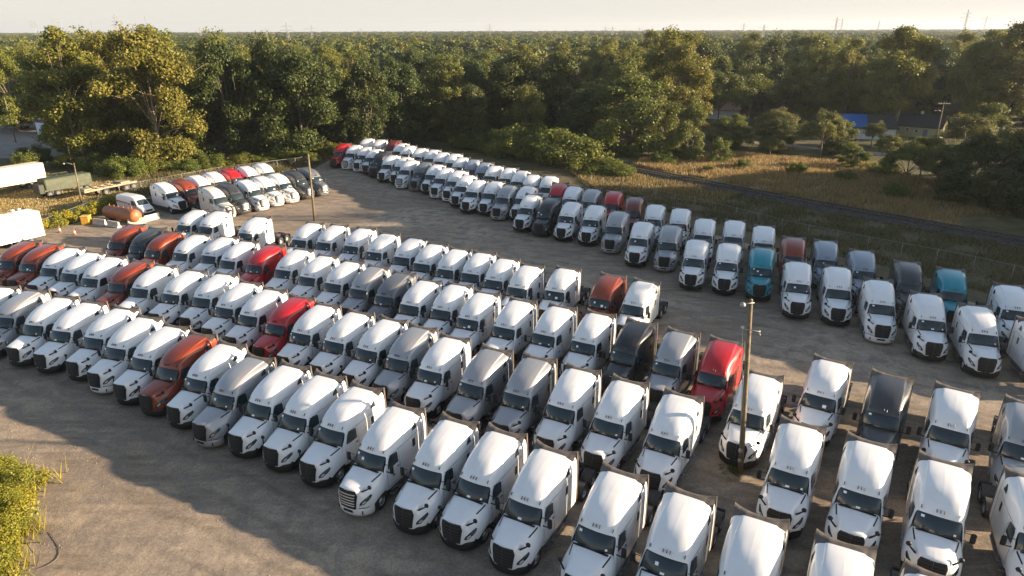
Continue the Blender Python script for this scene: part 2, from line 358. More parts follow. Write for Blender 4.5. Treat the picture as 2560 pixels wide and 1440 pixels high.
        for (dx, iny) in ((.595, .004), (.35, .012), (.12, .02)):
            for q in rear: V.append((dx, (q[1] + (-iny + .012)) * s, q[2] + (.02 if q[2] > 3.5 else 0) * (1 - dx)))
        n = len(rear); Fq = []
        for i in range(2):
            for j in range(n - 1):
                f = (i * n + j, i * n + j + 1, i * n + n + j + 1, i * n + n + j); Fq.append(f if s > 0 else f[::-1])
        sf.add(V, Fq, 0, True); TP['side_fairing' + k] = sf.mesh('side_fairing', PAINT['white'])
        st = MB()
        st.box((2.05, 1.02 * s, .80), (2.0, .36, .05), 0); st.box((2.05, 1.10 * s, .45), (2.0, .30, .05), 0); st.box((1.1, 1.05 * s, .62), (.04, .32, .40), 0); st.box((3.0, 1.05 * s, .62), (.04, .32, .40), 0)
        st.box((3.42, 1.08 * s, .72), (.5, .30, .06), 0); st.box((3.42, 1.12 * s, .42), (.5, .26, .06), 0)
        TP['step' + k] = st.mesh('step', M['steel'])
        ft = MB(); ft.lathe([(0, 0), (.28, 0), (.30, .05), (.30, 1.95), (.28, 2.0), (0, 2.0)], 'X', (1.0, .72 * s, .60), 18); TP['fuel_tank' + k] = ft.mesh('fuel_tank', M['steel'])
        for nm, x, y, dual in (('front_wheel', 4.52, 1.06, 0), ('drive_wheel', -1.22, .98, 1), ('rear_wheel', -2.52, .98, 1)):
            t = MB(); wds = .30 if not dual else .58; y1 = (y + .06 if not dual else 1.20)
            yo = y1; yi = y1 - wds
            t.lathe([(.30, yi), (.46, yi), (.50, yi + .03), (.515, yi + .08), (.515, yo - .08), (.50, yo - .03), (.46, yo), (.30, yo)], 'Y', (0, 0, 0), 22) if s > 0 else t.lathe([(.30, -yo), (.46, -yo), (.50, -yo + .03), (.515, -yo + .08), (.515, -yi - .08), (.50, -yi - .03), (.46, -yi), (.30, -yi)], 'Y', (0, 0, 0), 22)
            TP[nm + k] = MB().add([(a + x, b, c + .515) for a, b, c in t.v], t.f, 0, True).mesh('tyre', M['tyre'])
            r_ = MB(); dish = [(.30, yo - .02), (.29, yo - .10), (.20, yo - (.12 if not dual else .20)), (.16, yo - (.02 if not dual else .12)), (.12, yo + (.03 if not dual else -.02)), (0, yo + (.03 if not dual else -.02))]
            r_.lathe([(a, b * s) for a, b in dish], 'Y', (x, 0, .515), 18); TP[nm + '_rim' + k] = r_.mesh('rim', M['steel'])
    mk = []
    for i, y in enumerate((-.80, -.16, 0, .16, .80)):
        mb = MB(); u, v = SU.inv((3.62 if abs(y) > .5 else 3.72, abs(y)), (0, 1), (5, 7, 0, 5)); q = SU.pt(np.array([u]), np.array([v]))[0]
        mb.box((q[0] + .02, y, q[2] + .05), (.17, .034, .06), ry=.7, bev=.01); TP['marker%d' % i] = mb.mesh('marker_light', M['amber'])
    # grille
    def grille(style):
        V, Fq = SH.patch([(0, 1.90), (.53, 1.88), (.60, 1.62), (.50, .78), (0, .76)], (1, 2), .022, (3.5, 7, 0, 3.4), .05, 5)
        mb = MB(); mb.add(V, Fq, 0, True); mb.add(*mir(V, Fq), 0, True)
        return mb
    zs = [1.68, 1.50, 1.32, 1.14, .98]
    def bars(mi, th, off):
        mb = MB()
        for z in zs:
            hw = .50 - (1.6 - z) * .06 if z < 1.6 else .52
            L = []
            for y in np.linspace(-hw, hw, 9):
                u, v = SH.inv((abs(y), z), (1, 2), (3.8, 7, 0, 3)); q = SH.pt(np.array([u]), np.array([v]))[0]; L.append((q[0] + off, y, z))
            V = []; Fq = []
            for (x, y, zz) in L: V += [(x, y, zz + th / 2), (x + .03, y, zz), (x, y, zz - th / 2)]
            for i in range(8):
                for j in (0, 1): Fq.append((i * 3 + j, i * 3 + j + 1, i * 3 + 3 + j + 1, i * 3 + 3 + j))
            mb.add(V, Fq, mi, True)
        return mb
    TP['grille'] = grille('b').mesh('grille', M['plastic'])
    TP['bars_b'] = bars(0, .035, .03).mesh('grille_bars', mat('grille_slat', (.022, .023, .025), .4)); TP['bars_c'] = bars(0, .085, .04).mesh('grille_bars', M['chrome'])
    bd = MB(); bd.box((5.965, 0, 1.895), (.03, .34, .045), bev=.012); TP['badge'] = bd.mesh('badge', M['steel'])
    def bumper(m, name, lo=.30):
        prof = [(5.16, 1.13), (5.36, 1.10), (5.56, 1.00), (5.76, .80), (5.90, .56), (5.98, .30), (6.0, 0)]
        C = crom(np.array([(a, b) for a, b in prof]), np.linspace(0, 6, 22)); C = np.concatenate([C, [(a, -b) for a, b in C[::-1][1:]]])
        V = []; Fq = []; zz = [(.92, -.10), (.86, -.01), (.60, .02), (.42, .0), (lo, -.06), (lo + .02, -.16)]
        for z, o in zz:
            for (a, b) in C:
                d = Vector((a - 4.6, b * 1.1, 0)).normalized(); V.append((a + d.x * o, b + d.y * o, z))
        n = len(C)
        for i in range(len(zz) - 1):
            for j in range(n - 1): Fq.append((i * n + j, i * n + n + j, i * n + n + j + 1, i * n + j + 1))
        mb = MB().add(V, Fq, 0, True); return mb.mesh('bumper', m)
    TP['bumper_b'] = bumper(M['plastic'], 'bumper', .28); TP['bumper_p'] = bumper(PAINT['white'], 'bumper', .26)
    TP['plate_holder'] = MB().box((6.02, 0, .60), (.03, .62, .16), bev=.03).mesh('plate_holder', M['plastic'])
    for s in (1, -1): TP['bumper_vent%d' % s] = MB().box((5.80, .80 * s, .54), (.06, .07, .22), rz=-.75 * s).mesh('bumper_vent', M['plastic'])
    sv = MB(); C = crom(np.array([(5.46, 1.07), (5.60, 1.02), (5.76, .84), (5.88, .64)]), np.linspace(0, 3, 12))
    for q in (C,):
        V = []; Fq = []
        for (a, b) in q: V += [(a + .03, b + .03, .885), (a + .03, b + .03, .845)]
        for i in range(11): Fq.append((2 * i, 2 * i + 1, 2 * i + 3, 2 * i + 2))
        sv.add(V, Fq)
    TP['bumper_seam1'] = sv.mesh('bumper_seam', M['seam']); TP['bumper_seam-1'] = MB().add(*mir(sv.v, sv.f)).mesh('bumper_seam', M['seam'])
    lip = MB(); TP['wheel_arch'] = None
    # roof fairing edge: dark rubber, rear rim dips between two horns
    fe = MB(); N = 29; ss = np.linspace(-1, 1, N)
    rc = crom(SU.net[0], np.linspace(0, 5.6, 40))
    A, B, C_, D_ = [], [], [], []
    for t in ss:
        y = abs(t) * 1.19; i = int(np.argmin(np.abs(rc[:, 1] - min(y, 1.16)))); z = float(np.interp(min(y, 1.16), rc[:, 1], rc[:, 2]))
        dip = 1 - abs(t) ** 2.0; sg = 1 if t >= 0 else -1
        zr = 4.03 - .06 * dip + .04 * abs(t) ** 6
        A.append((.60, y * sg, z - .03)); B.append((.40 + .02 * dip, y * sg * 1.005, (z + zr) / 2 - .015 + .02 * dip)); C_.append((.0 + .27 * dip, y * 1.02 * sg, zr)); D_.append((-.06 + .27 * dip, y * 1.02 * sg, zr - .14))
    V = A + B + C_ + D_; Fq = []
    for i in range(3):
        for j in range(N - 1): Fq.append((i * N + j, i * N + j + 1, i * N + N + j + 1, i * N + N + j)[::-1])
    fe.add(V, Fq, 0, True)
    for s in (1, -1):
        pz = np.linspace(4.05, 1.0, 12); V = []
        for z in pz:
            yb = float(np.interp(z, [1.0, 3.1, 3.55, 3.8, 4.05], [1.235, 1.238, 1.225, 1.215, 1.20]))
            V += [(.125, (yb - .012) * s, z), (.125, (yb + .012) * s, z), (0, (yb + .016) * s, z), (-.035, (yb - .02) * s, z), (-.02, (yb - .07) * s, z)]
        Fq = []
        for i in range(11):
            for j in range(4):
                f = (i * 5 + j, i * 5 + 5 + j, i * 5 + 6 + j, i * 5 + 1 + j); Fq.append(f if s > 0 else f[::-1])
        fe.add(V, Fq, 0, True)
    TP['fairing_edge'] = fe.mesh('fairing_edge', M['rubber'])
    ch = MB()
    for s in (1, -1):
        ch.box((.9, .43 * s, .92), (7.6, .09, .28)); 
        for x in (-1.22, -2.52):   # quarter fenders over the drive wheels
            V = []; Fq = []
            for k, a in enumerate(np.linspace(.35, 2.8, 9)):
                V += [(x + .60 * math.cos(a), .58 * s, .515 + .60 * math.sin(a)), (x + .60 * math.cos(a), 1.22 * s, .515 + .60 * math.sin(a))]
            for k in range(8): Fq.append((2 * k, 2 * k + 1, 2 * k + 3, 2 * k + 2))
            ch.add(V, Fq, 0, True)
        ch.box((-3.22, .9 * s, .62), (.03, .58, .60))
        ch.tube([(5.15, 1.0 * s, .515), (5.12, 1.05 * s, 1.02), (4.52, 1.08 * s, 1.16), (3.98, 1.05 * s, 1.0)], .05, 6)
    ch.box((-3.0, 0, .95), (.10, .95, .25)); ch.box((-1.22, 0, .55), (.22, 1.5, .22)); ch.box((-2.52, 0, .55), (.22, 1.5, .22)); ch.box((4.9, 0, 1.25), (1.7, 1.30, .9)); ch.box((4.52, 0, .5), (.2, 1.7, .2))
    ch.box((2.2, 0, 1.0), (3.4, 1.6, .35)); ch.box((-1.85, 0, 1.12), (1.0, .9, .07)); ch.lathe([(0, 1.22), (.42, 1.22), (.45, 1.15), (.45, 1.1)], 'Z', (-1.85, 0, 0), 16)
    ch.box((-.35, .0, 1.15), (.5, .9, .4)); ch.tube([(-.1, -.3, 1.8), (-.5, -.1, 1.5), (-1.0, 0, 1.3)], .04, 6); ch.tube([(.5, .9, 1.0), (-.2, .9, 1.3), (-.2, .9, 1.9)], .07, 8)
    TP['chassis'] = ch.mesh('chassis', M['frame'])
    tl = MB()
    for s in (1, -1): tl.box((-3.26, .35 * s, .95), (.04, .2, .1))
    TP['tail_light'] = tl.mesh('tail_light', M['tail'])
    # papers behind the glass
    def sticker(y, t, w, h):
        tp = np.array([3.86, 0, 2.90]) * (1 - t) + np.array([4.34, 0, 2.20]) * t; a = math.atan2(.48, .70); dx = -abs(y) ** 2 * .12
        c = tp + np.array([.045 + dx, y, .045]); u = np.array([math.sin(a), 0, -math.cos(a)]); V = []
        for sy, su in ((-1, -1), (1, -1), (1, 1), (-1, 1)): V.append(c + np.array([-.12 * (abs(y + sy * w / 2) ** 2 - abs(y) ** 2), sy * w / 2, 0]) + u * su * h / 2)
        return MB().add(V, [(3, 2, 1, 0)]).mesh('windscreen_sticker', M['paper'])
    for s in (1, -1):
        V, Fq = SU.patch([(3.30, 1.62), (3.50, 1.62), (3.50, 1.50), (3.30, 1.50)], (0, 2), .01, side, 0, 1)
        if s < 0: V, Fq = mir(V, Fq)
        TP['decal%d' % s] = MB().add(V, Fq).mesh('door_decal', M['seam'])
    TP['st0'] = sticker(-.68, .22, .15, .12); TP['st1'] = sticker(.72, .80, .11, .10); TP['st2'] = sticker(.02, .84, .20, .10); TP['st3'] = sticker(.40, .70, .22, .20); TP['st4'] = sticker(-.30, .45, .16, .16)
build_truck_meshes()
_pc = {}
def painted(key, colour):
    if colour == 'white': return TP[key]
    if (key, colour) not in _pc:
        me = TP[key].copy(); me.materials.clear(); me.materials.append(PAINT[colour]); _pc[(key, colour)] = me
    return _pc[(key, colour)]

PARTS = [('cab_body', 'cab_body', 1), ('rear_wall', 'rear_wall', 1), ('hood', 'hood', 1), ('screen_frame', 'windscreen_frame', 0), ('windscreen', 'windscreen', 0), ('wiper', 'wiper', 0),
 ('grille', 'grille', 0), ('badge', 'badge', 0), ('fairing_edge', 'roof_fairing_edge', 0), ('chassis', 'chassis', 0), ('tail_light', 'tail_light', 0)]
for k in ('1', '-1'):
    PARTS += [('door_window' + k, 'door_window', 0), ('quarter_light' + k, 'quarter_window', 0), ('sleeper_window' + k, 'sleeper_window', 0), ('hood_vent' + k, 'hood_vent', 0),
      ('headlight' + k, 'headlight', 0), ('door' + k, 'door_outline', 0), ('mirror' + k, 'mirror', 0), ('hood_mirror' + k, 'hood_mirror', 0), ('side_fairing' + k, 'side_fairing', 1),
      ('step' + k, 'step', 0), ('fuel_tank' + k, 'fuel_tank', 0), ('front_wheel' + k, 'front_wheel', 0), ('drive_wheel' + k, 'drive_wheel', 0), ('rear_wheel' + k, 'drive_wheel', 0)]
PARTS += [('marker%d' % i, 'marker_light', 0) for i in range(5)]
SUB = {'windscreen_frame': []}
def tractor(colour, style, loc, rz, label, group, stickers=(), mirrors=(1, 1), near=True):
    """one highway tractor; every part is its own object parented to the Empty"""
    root = empty('tractor_truck', loc, rz); tag(root, label, 'truck', group)
    for key, nm, pt in PARTS:
        if not near and nm in ('tail_light', 'wiper', 'step', 'fuel_tank', 'door_outline', 'badge', 'rear_wall'): continue
        if key == 'mirror1' and not mirrors[0] or key == 'mirror-1' and not mirrors[1]: continue
        if key in ('hood_mirror1', 'hood_mirror-1') and style == 'p' and colour != 'white': continue
        o = bpy.data.objects.new(nm, painted(key, colour) if pt else TP[key]); link(o, root)
        if nm == 'headlight': link(bpy.data.objects.new('lens', TP['headlight_lens' + key[9:]]), o)
        if nm == 'front_wheel': link(bpy.data.objects.new('rim', TP['front_wheel_rim' + key[11:]]), o)
        if key.startswith('drive_wheel'): link(bpy.data.objects.new('rim', TP['drive_wheel_rim' + key[11:]]), o)
        if key.startswith('rear_wheel'): link(bpy.data.objects.new('rim', TP['rear_wheel_rim' + key[10:]]), o)
        if nm == 'grille': link(bpy.data.objects.new('grille_bars', TP['bars_c' if style == 'c' else 'bars_b']), o)
    b = bpy.data.objects.new('bumper', painted('bumper_p', colour) if style in 'pc' else TP['bumper_b']); link(b, root)
    if style in 'pc':
        for nm in ('plate_holder', 'bumper_vent1', 'bumper_vent-1', 'bumper_seam1', 'bumper_seam-1'): link(bpy.data.objects.new(nm.rstrip('-1'), TP[nm]), b)
    if near and (round(loc[0] * 7) % 3):
        for s in (1, -1): link(bpy.data.objects.new('door_decal', TP['decal%d' % s]), root)
    for s in stickers: link(bpy.data.objects.new('windscreen_sticker', TP['st%d' % s]), root)
    return root
# ------------------------------------------------------------------ ground
def ground_mat(name, cols, scales, bump=.4, rough=.95, speck=None, tracks=None):
    m = bpy.data.materials.new(name); m.use_nodes = True; nt = m.node_tree; b = nt.nodes['Principled BSDF']; b.inputs['Roughness'].default_value = rough; b.inputs['Specular IOR Level'].default_value = .25
    tc = nt.nodes.new('ShaderNodeTexCoord'); vec = tc.outputs['Object']; cur = None
    for i, (c, s) in enumerate(zip(cols, scales)):
        if i == 0:
            rgb = nt.nodes.new('ShaderNodeRGB'); rgb.outputs[0].default_value = (*c, 1); cur = rgb.outputs[0]; continue
        n = nt.nodes.new('ShaderNodeTexNoise'); n.inputs['Scale'].default_value = s; n.inputs['Detail'].default_value = 8; n.inputs['Roughness'].default_value = .62; n.inputs['Distortion'].default_value = .5
        v = vec
        if tracks and i in tracks:
            mp_ = nt.nodes.new('ShaderNodeMapping'); mp_.inputs['Rotation'].default_value = (0, 0, R(tracks[i][0])); mp_.inputs['Scale'].default_value = (1, tracks[i][1], 1); nt.links.new(vec, mp_.inputs[0]); v = mp_.outputs[0]
        nt.links.new(v, n.inputs['Vector'])
        mr = nt.nodes.new('ShaderNodeMapRange'); mr.inputs[1].default_value = .44; mr.inputs[2].default_value = .62; nt.links.new(n.outputs[0], mr.inputs[0])
        mx = nt.nodes.new('ShaderNodeMix'); mx.data_type = 'RGBA'; nt.links.new(mr.outputs[0], mx.inputs[0]); nt.links.new(cur, mx.inputs[6]); mx.inputs[7].default_value = (*c, 1); cur = mx.outputs[2]
    if tracks:      # faint wandering wheel tracks, only where the yard is driven on
        w = nt.nodes.new('ShaderNodeTexWave'); w.inputs['Scale'].default_value = .16; w.inputs['Distortion'].default_value = 7; w.inputs['Detail'].default_value = 3; w.inputs['Detail Scale'].default_value = .35
        mpw = nt.nodes.new('ShaderNodeMapping'); mpw.inputs['Rotation'].default_value = (0, 0, R(118)); nt.links.new(vec, mpw.inputs[0]); nt.links.new(mpw.outputs[0], w.inputs['Vector'])
        wn_ = nt.nodes.new('ShaderNodeTexNoise'); wn_.inputs['Scale'].default_value = .11; wn_.inputs['Detail'].default_value = 4; nt.links.new(vec, wn_.inputs['Vector'])
        m1 = nt.nodes.new('ShaderNodeMapRange'); m1.inputs[1].default_value = .0; m1.inputs[2].default_value = .22; m1.inputs[3].default_value = 1; m1.inputs[4].default_value = 0; nt.links.new(w.outputs['Fac'], m1.inputs[0])
        m2 = nt.nodes.new('ShaderNodeMapRange'); m2.inputs[1].default_value = .40; m2.inputs[2].default_value = .56; nt.links.new(wn_.outputs[0], m2.inputs[0])
        mm = nt.nodes.new('ShaderNodeMath'); mm.operation = 'MULTIPLY'; nt.links.new(m1.outputs[0], mm.inputs[0]); nt.links.new(m2.outputs[0], mm.inputs[1])
        m3 = nt.nodes.new('ShaderNodeMapRange'); m3.inputs[3].default_value = 1; m3.inputs[4].default_value = .80; nt.links.new(mm.outputs[0], m3.inputs[0])
        sv = nt.nodes.new('ShaderNodeVectorMath'); sv.operation = 'SCALE'; nt.links.new(cur, sv.inputs[0]); nt.links.new(m3.outputs[0], sv.inputs['Scale']); cur = sv.outputs[0]
    if speck:
        v = nt.nodes.new('ShaderNodeTexVoronoi'); v.inputs['Scale'].default_value = speck[0]; nt.links.new(vec, v.inputs['Vector'])
        sx = nt.nodes.new('ShaderNodeSeparateColor'); nt.links.new(v.outputs['Color'], sx.inputs[0])
        mr = nt.nodes.new('ShaderNodeMapRange'); mr.inputs[3].default_value = speck[1]; mr.inputs[4].default_value = speck[2]; nt.links.new(sx.outputs[0], mr.inputs[0])
        sc_ = nt.nodes.new('ShaderNodeVectorMath'); sc_.operation = 'SCALE'; nt.links.new(cur, sc_.inputs[0]); nt.links.new(mr.outputs[0], sc_.inputs['Scale']); cur = sc_.outputs[0]
    nt.links.new(cur, b.inputs['Base Color'])
    n2 = nt.nodes.new('ShaderNodeTexNoise'); n2.inputs['Scale'].default_value = 1.4; n2.inputs['Detail'].default_value = 10; nt.links.new(vec, n2.inputs['Vector'])
    bu = nt.nodes.new('ShaderNodeBump'); bu.inputs['Strength'].default_value = bump; bu.inputs['Distance'].default_value = .12; nt.links.new(n2.outputs[0], bu.inputs['Height']); nt.links.new(bu.outputs[0], b.inputs['Normal'])
    return m
soil = ground_mat('meadow_ground', [(.075, .070, .030), (.13, .10, .045), (.05, .06, .022)], [0, .05, .3], 1.0)
gravel = ground_mat('gravel', [(.280, .220, .158), (.235, .185, .136), (.310, .248, .182), (.175, .138, .104), (.36, .295, .225), (.20, .165, .135)], [0, .06, .22, .16, .045, .7], .30, speck=(11, .82, 1.16), tracks={3: (31, 7)})
drygrass = ground_mat('dry_grass', [(.23, .175, .078), (.13, .11, .046), (.29, .21, .09)], [0, .12, .5], 1.0)
verge_m = ground_mat('verge', [(.095, .078, .042), (.065, .062, .028), (.13, .10, .058)], [0, .15, .6], 1.0)
ballast = ground_mat('ballast', [(.060, .052, .045), (.035, .032, .029)], [0, 2.0], 1.0, speck=(5, .6, 1.4))
asphalt = ground_mat('asphalt', [(.24, .215, .19), (.19, .17, .155)], [0, .3], .2)
def sheet(name, poly, z, m, kind='structure'):
    me = bpy.data.meshes.new(name); me.from_pydata([(x, y, 0) for x, y in poly], [], [tuple(range(len(poly)))]); me.materials.append(m)
    o = bpy.data.objects.new(name, me); o.location = (0, 0, z); link(o); tag(o, kind=kind); return o
sheet('ground', [(-6000, -600), (6000, -600), (6000, 9000), (-6000, 9000)], -.012, soil)
LOT = [(-30, 0), (-30, 20), (-36, 31), (-44, 40), (-66, 58), (-78, 70), (-66, 83), (-60.5, 90), (-58, 97), (-60, 101), (-53, 113), (-43, 122), (-38, 127), (-37, 140), (-31, 146), (-20, 136), (-4, 116), (12, 98), (24, 86), (38, 68), (48, 56), (82, 26), (92, 0)]
sheet('lot', LOT, 0.0, gravel)
sheet('verge', [(-4, 119), (14, 131), (21.2, 125), (29.4, 114.9), (37, 106), (43.3, 97.4), (51.2, 89.2), (58, 82), (62.5, 76.5), (90, 46), (92, 20), (82, 26.2), (48, 56.2), (38, 68.2), (24, 86.2), (12, 98.2)], -.006, verge_m)
sheet('meadow', [(23, 131), (30, 142), (48, 143), (60, 135), (72, 130), (72, 118), (80, 100), (70, 92), (62, 92), (60, 86), (53, 93), (45.5, 101.5), (39.3, 110), (31.8, 119)], -.004, drygrass)
sheet('west_field', [(-100, 96), (-64, 84.5), (-60.6, 92), (-60.8, 101), (-64, 112), (-72, 122), (-100, 128)], -.004, drygrass)
sheet('west_yard', [(-180, 215), (-104, 200), (-96, 158), (-92, 146), (-100, 141), (-130, 141), (-180, 150)], .0, asphalt)
sheet('road', [(40, 170), (54, 162.5), (74.7, 146.4), (84.2, 140.4), (130, 118), (130, 114), (84.2, 136.4), (74.7, 142.4), (54, 158.5), (40, 166)], .0, asphalt)
# railway
RAIL = [(-20, 168), (0, 149.5), (21.4, 127.1), (29.6, 116.8), (37.3, 108.0), (44.0, 99.8), (51.3, 91.6), (58.1, 84.3), (63.5, 78.6), (90, 52), (130, 12)]
RP = crom(np.array(RAIL, float), np.linspace(0, len(RAIL) - 1, 260))
def offset_line(P, d):
    t = np.gradient(P, axis=0); t /= np.linalg.norm(t, axis=1)[:, None]; return P + np.stack([-t[:, 1], t[:, 0]], -1) * d
def ribbon(name, prof, m, kind=None):
    L = [offset_line(RP, d) for d, z in prof]; n = len(RP); V = np.concatenate([np.c_[l, np.full(n, z)] for l, (d, z) in zip(L, prof)])
    F = []
    for j in range(len(prof) - 1):
        a = np.arange(n - 1) + j * n; F.append(np.stack([a, a + n, a + n + 1, a + 1], -1))
    me = np_mesh(name, V, np.concatenate(F)[:, ::-1], m); return me
o = link(bpy.data.objects.new('railway_ballast', ribbon('railway_ballast', [(-2.9, .0), (-1.7, .42), (1.7, .42), (2.9, .0)], ballast))); tag(o, kind='structure')
track = empty('railway_track', (60, 82, .4)); tag(track, 'rusty railway track curving past the yard behind the wire fence', 'railway track')
for s in (-1, 1):
    me = ribbon('rail', [(s * .72 - .05, .52), (s * .72 - .05, .68), (s * .72 + .05, .68), (s * .72 + .05, .52)], mat('rail_steel', (.10, .075, .06), .5, .6)); r_ = link(bpy.data.objects.new('rail', me), track); r_.location = (-60, -82, -.4)
sl = MB(); t = np.gradient(RP, axis=0); dist = np.concatenate([[0], np.cumsum(np.linalg.norm(np.diff(RP, axis=0), axis=1))])
for d in np.arange(0, dist[-1], .62):
    x, y = np.interp(d, dist, RP[:, 0]), np.interp(d, dist, RP[:, 1]); tx, ty = np.interp(d, dist, t[:, 0]), np.interp(d, dist, t[:, 1])
    sl.box((x - 60, y - 82, .07), (.24, 2.6, .12), rz=math.atan2(ty, tx))
so = sl.obj('sleepers', mat('sleeper_wood', (.045, .035, .028), .9, noise=(3, .7, 1.4)), track)

# ------------------------------------------------------------------ foliage
def leaf_mat(name, col, var=(.75, 1.3), trans=.35, yellow=(.22, .17, .025), yamt=.35):
    m = bpy.data.materials.new(name); m.use_nodes = True; nt = m.node_tree; b = nt.nodes['Principled BSDF']; b.inputs['Roughness'].default_value = .55; b.inputs['Specular IOR Level'].default_value = .3
    at = nt.nodes.new('ShaderNodeAttribute'); at.attribute_name = 'tint'; oi = nt.nodes.new('ShaderNodeObjectInfo')
    hs = nt.nodes.new('ShaderNodeHueSaturation'); hs.inputs['Color'].default_value = (*col, 1)
    mh = nt.nodes.new('ShaderNodeMapRange'); mh.inputs[3].default_value = .475; mh.inputs[4].default_value = .515; nt.links.new(oi.outputs['Random'], mh.inputs[0]); nt.links.new(mh.outputs[0], hs.inputs['Hue'])
    mv = nt.nodes.new('ShaderNodeMapRange'); mv.inputs[3].default_value = var[0]; mv.inputs[4].default_value = var[1]; nt.links.new(at.outputs['Fac'], mv.inputs[0]); nt.links.new(mv.outputs[0], hs.inputs['Value'])
    mx = nt.nodes.new('ShaderNodeMix'); mx.data_type = 'RGBA'; nt.links.new(hs.outputs[0], mx.inputs[6]); mx.inputs[7].default_value = (*yellow, 1)
    pw = nt.nodes.new('ShaderNodeMath'); pw.operation = 'POWER'; pw.inputs[1].default_value = 3; nt.links.new(at.outputs['Fac'], pw.inputs[0])
    ml = nt.nodes.new('ShaderNodeMath'); ml.operation = 'MULTIPLY'; ml.inputs[1].default_value = yamt; nt.links.new(pw.outputs[0], ml.inputs[0]); nt.links.new(ml.outputs[0], mx.inputs[0])
    nt.links.new(mx.outputs[2], b.inputs['Base Color'])
    tr = nt.nodes.new('ShaderNodeBsdfTranslucent'); nt.links.new(mx.outputs[2], tr.inputs[0]); ms = nt.nodes.new('ShaderNodeMixShader'); ms.inputs[0].default_value = trans
    nt.links.new(b.outputs[0], ms.inputs[1]); nt.links.new(tr.outputs[0], ms.inputs[2]); nt.links.new(ms.outputs[0], nt.nodes['Material Output'].inputs['Surface'])
    return m
LEAF = dict(cot=leaf_mat('leaves_olive', (.150, .160, .028), yamt=.45), drk=leaf_mat('leaves_deep_green', (.052, .074, .019), yamt=.15), rnd=leaf_mat('leaves_mid_green', (.108, .128, .026), yamt=.3),
  umb=leaf_mat('leaves_locust', (.125, .136, .034), yamt=.3), bsh=leaf_mat('leaves_bright', (.105, .135, .024), yamt=.45), vine=leaf_mat('leaves_yellow', (.21, .215, .028), (.6, 1.4), .4, (.50, .33, .02), .7))
BARK = mat('bark', (.15, .12, .09), .9, noise=(4, .6, 1.3)); BARKP = mat('bark_pale', (.20, .155, .105), .9, noise=(3, .6, 1.3))

def leaves(C, Rad, n, size, g, squash=.8, shell=.55, clump_t=None, flat=0.0):
    """n leaf faces spread over ellipsoidal clumps C (k,3) with radii Rad (k,)"""
    k = len(C); w = Rad ** 2; idx = g.choice(k, n, p=w / w.sum()); d = g.normal(size=(n, 3)); d /= np.linalg.norm(d, axis=1)[:, None]
    r = (shell + (1 - shell) * g.random(n) ** .6) * (1 + .12 * g.normal(size=n)); P = C[idx] + d * (r * Rad[idx])[:, None] * np.array([1, 1, squash])
    nr = d + g.normal(size=(n, 3)) * .75 + np.array([0, 0, .35 + flat]); nr /= np.linalg.norm(nr, axis=1)[:, None]
    a = g.normal(size=(n, 3)); a = np.cross(nr, a); a /= np.linalg.norm(a, axis=1)[:, None]; b = np.cross(nr, a)
    s = size * (.6 + .8 * g.random(n)); el = .55 + .3 * g.random(n)
    V = np.stack([P - a * s[:, None], P + b * (s * el)[:, None], P + a * s[:, None], P - b * (s * el)[:, None]], 1)
    ct = g.random(k) if clump_t is None else clump_t; tint = np.clip(.65 * ct[idx] + .35 * g.random(n), 0, 1)
    F = np.arange(4 * n).reshape(n, 4); return V.reshape(-1, 3), F, np.repeat(tint, 4)

def skeleton(H, C, g, trunk_h, r0, nlimb=9, fork=False):
    mb = MB(); tops = []
    lean = g.normal(size=2) * .03 * H
    main = [(0, 0, -.2), (lean[0] * .2, lean[1] * .2, trunk_h * .5), (lean[0] * .5, lean[1] * .5, trunk_h), (lean[0], lean[1], H * .6), (lean[0] * 1.2, lean[1] * 1.2, H * .82)]
    mb.tube(main, [r0 * 1.25, r0, r0 * .75, r0 * .32, r0 * .08], 8)
    order = g.permutation(len(C))[:nlimb]
    for i in order:
        c = C[i]; z0 = trunk_h + (min(c[2], H * .7) - trunk_h) * g.uniform(.0, .55); z0 = max(z0, trunk_h * .8)
        f = (z0 / H); b = np.array([lean[0] * f, lean[1] * f, z0]); m1 = b * .55 + c * .45 + np.array([0, 0, .03 * H]); rr = r0 * .42 * (1 - .5 * z0 / H)
        mb.tube([tuple(b), tuple(m1), tuple(c)], [rr, rr * .6, rr * .2], 6)
        for _ in range(2):
            e = c + g.normal(size=3) * .09 * H; mb.tube([tuple(m1), tuple((m1 + e) / 2 + np.array([0, 0, .2])), tuple(e)], [rr * .4, rr * .25, .02], 4)
    return mb

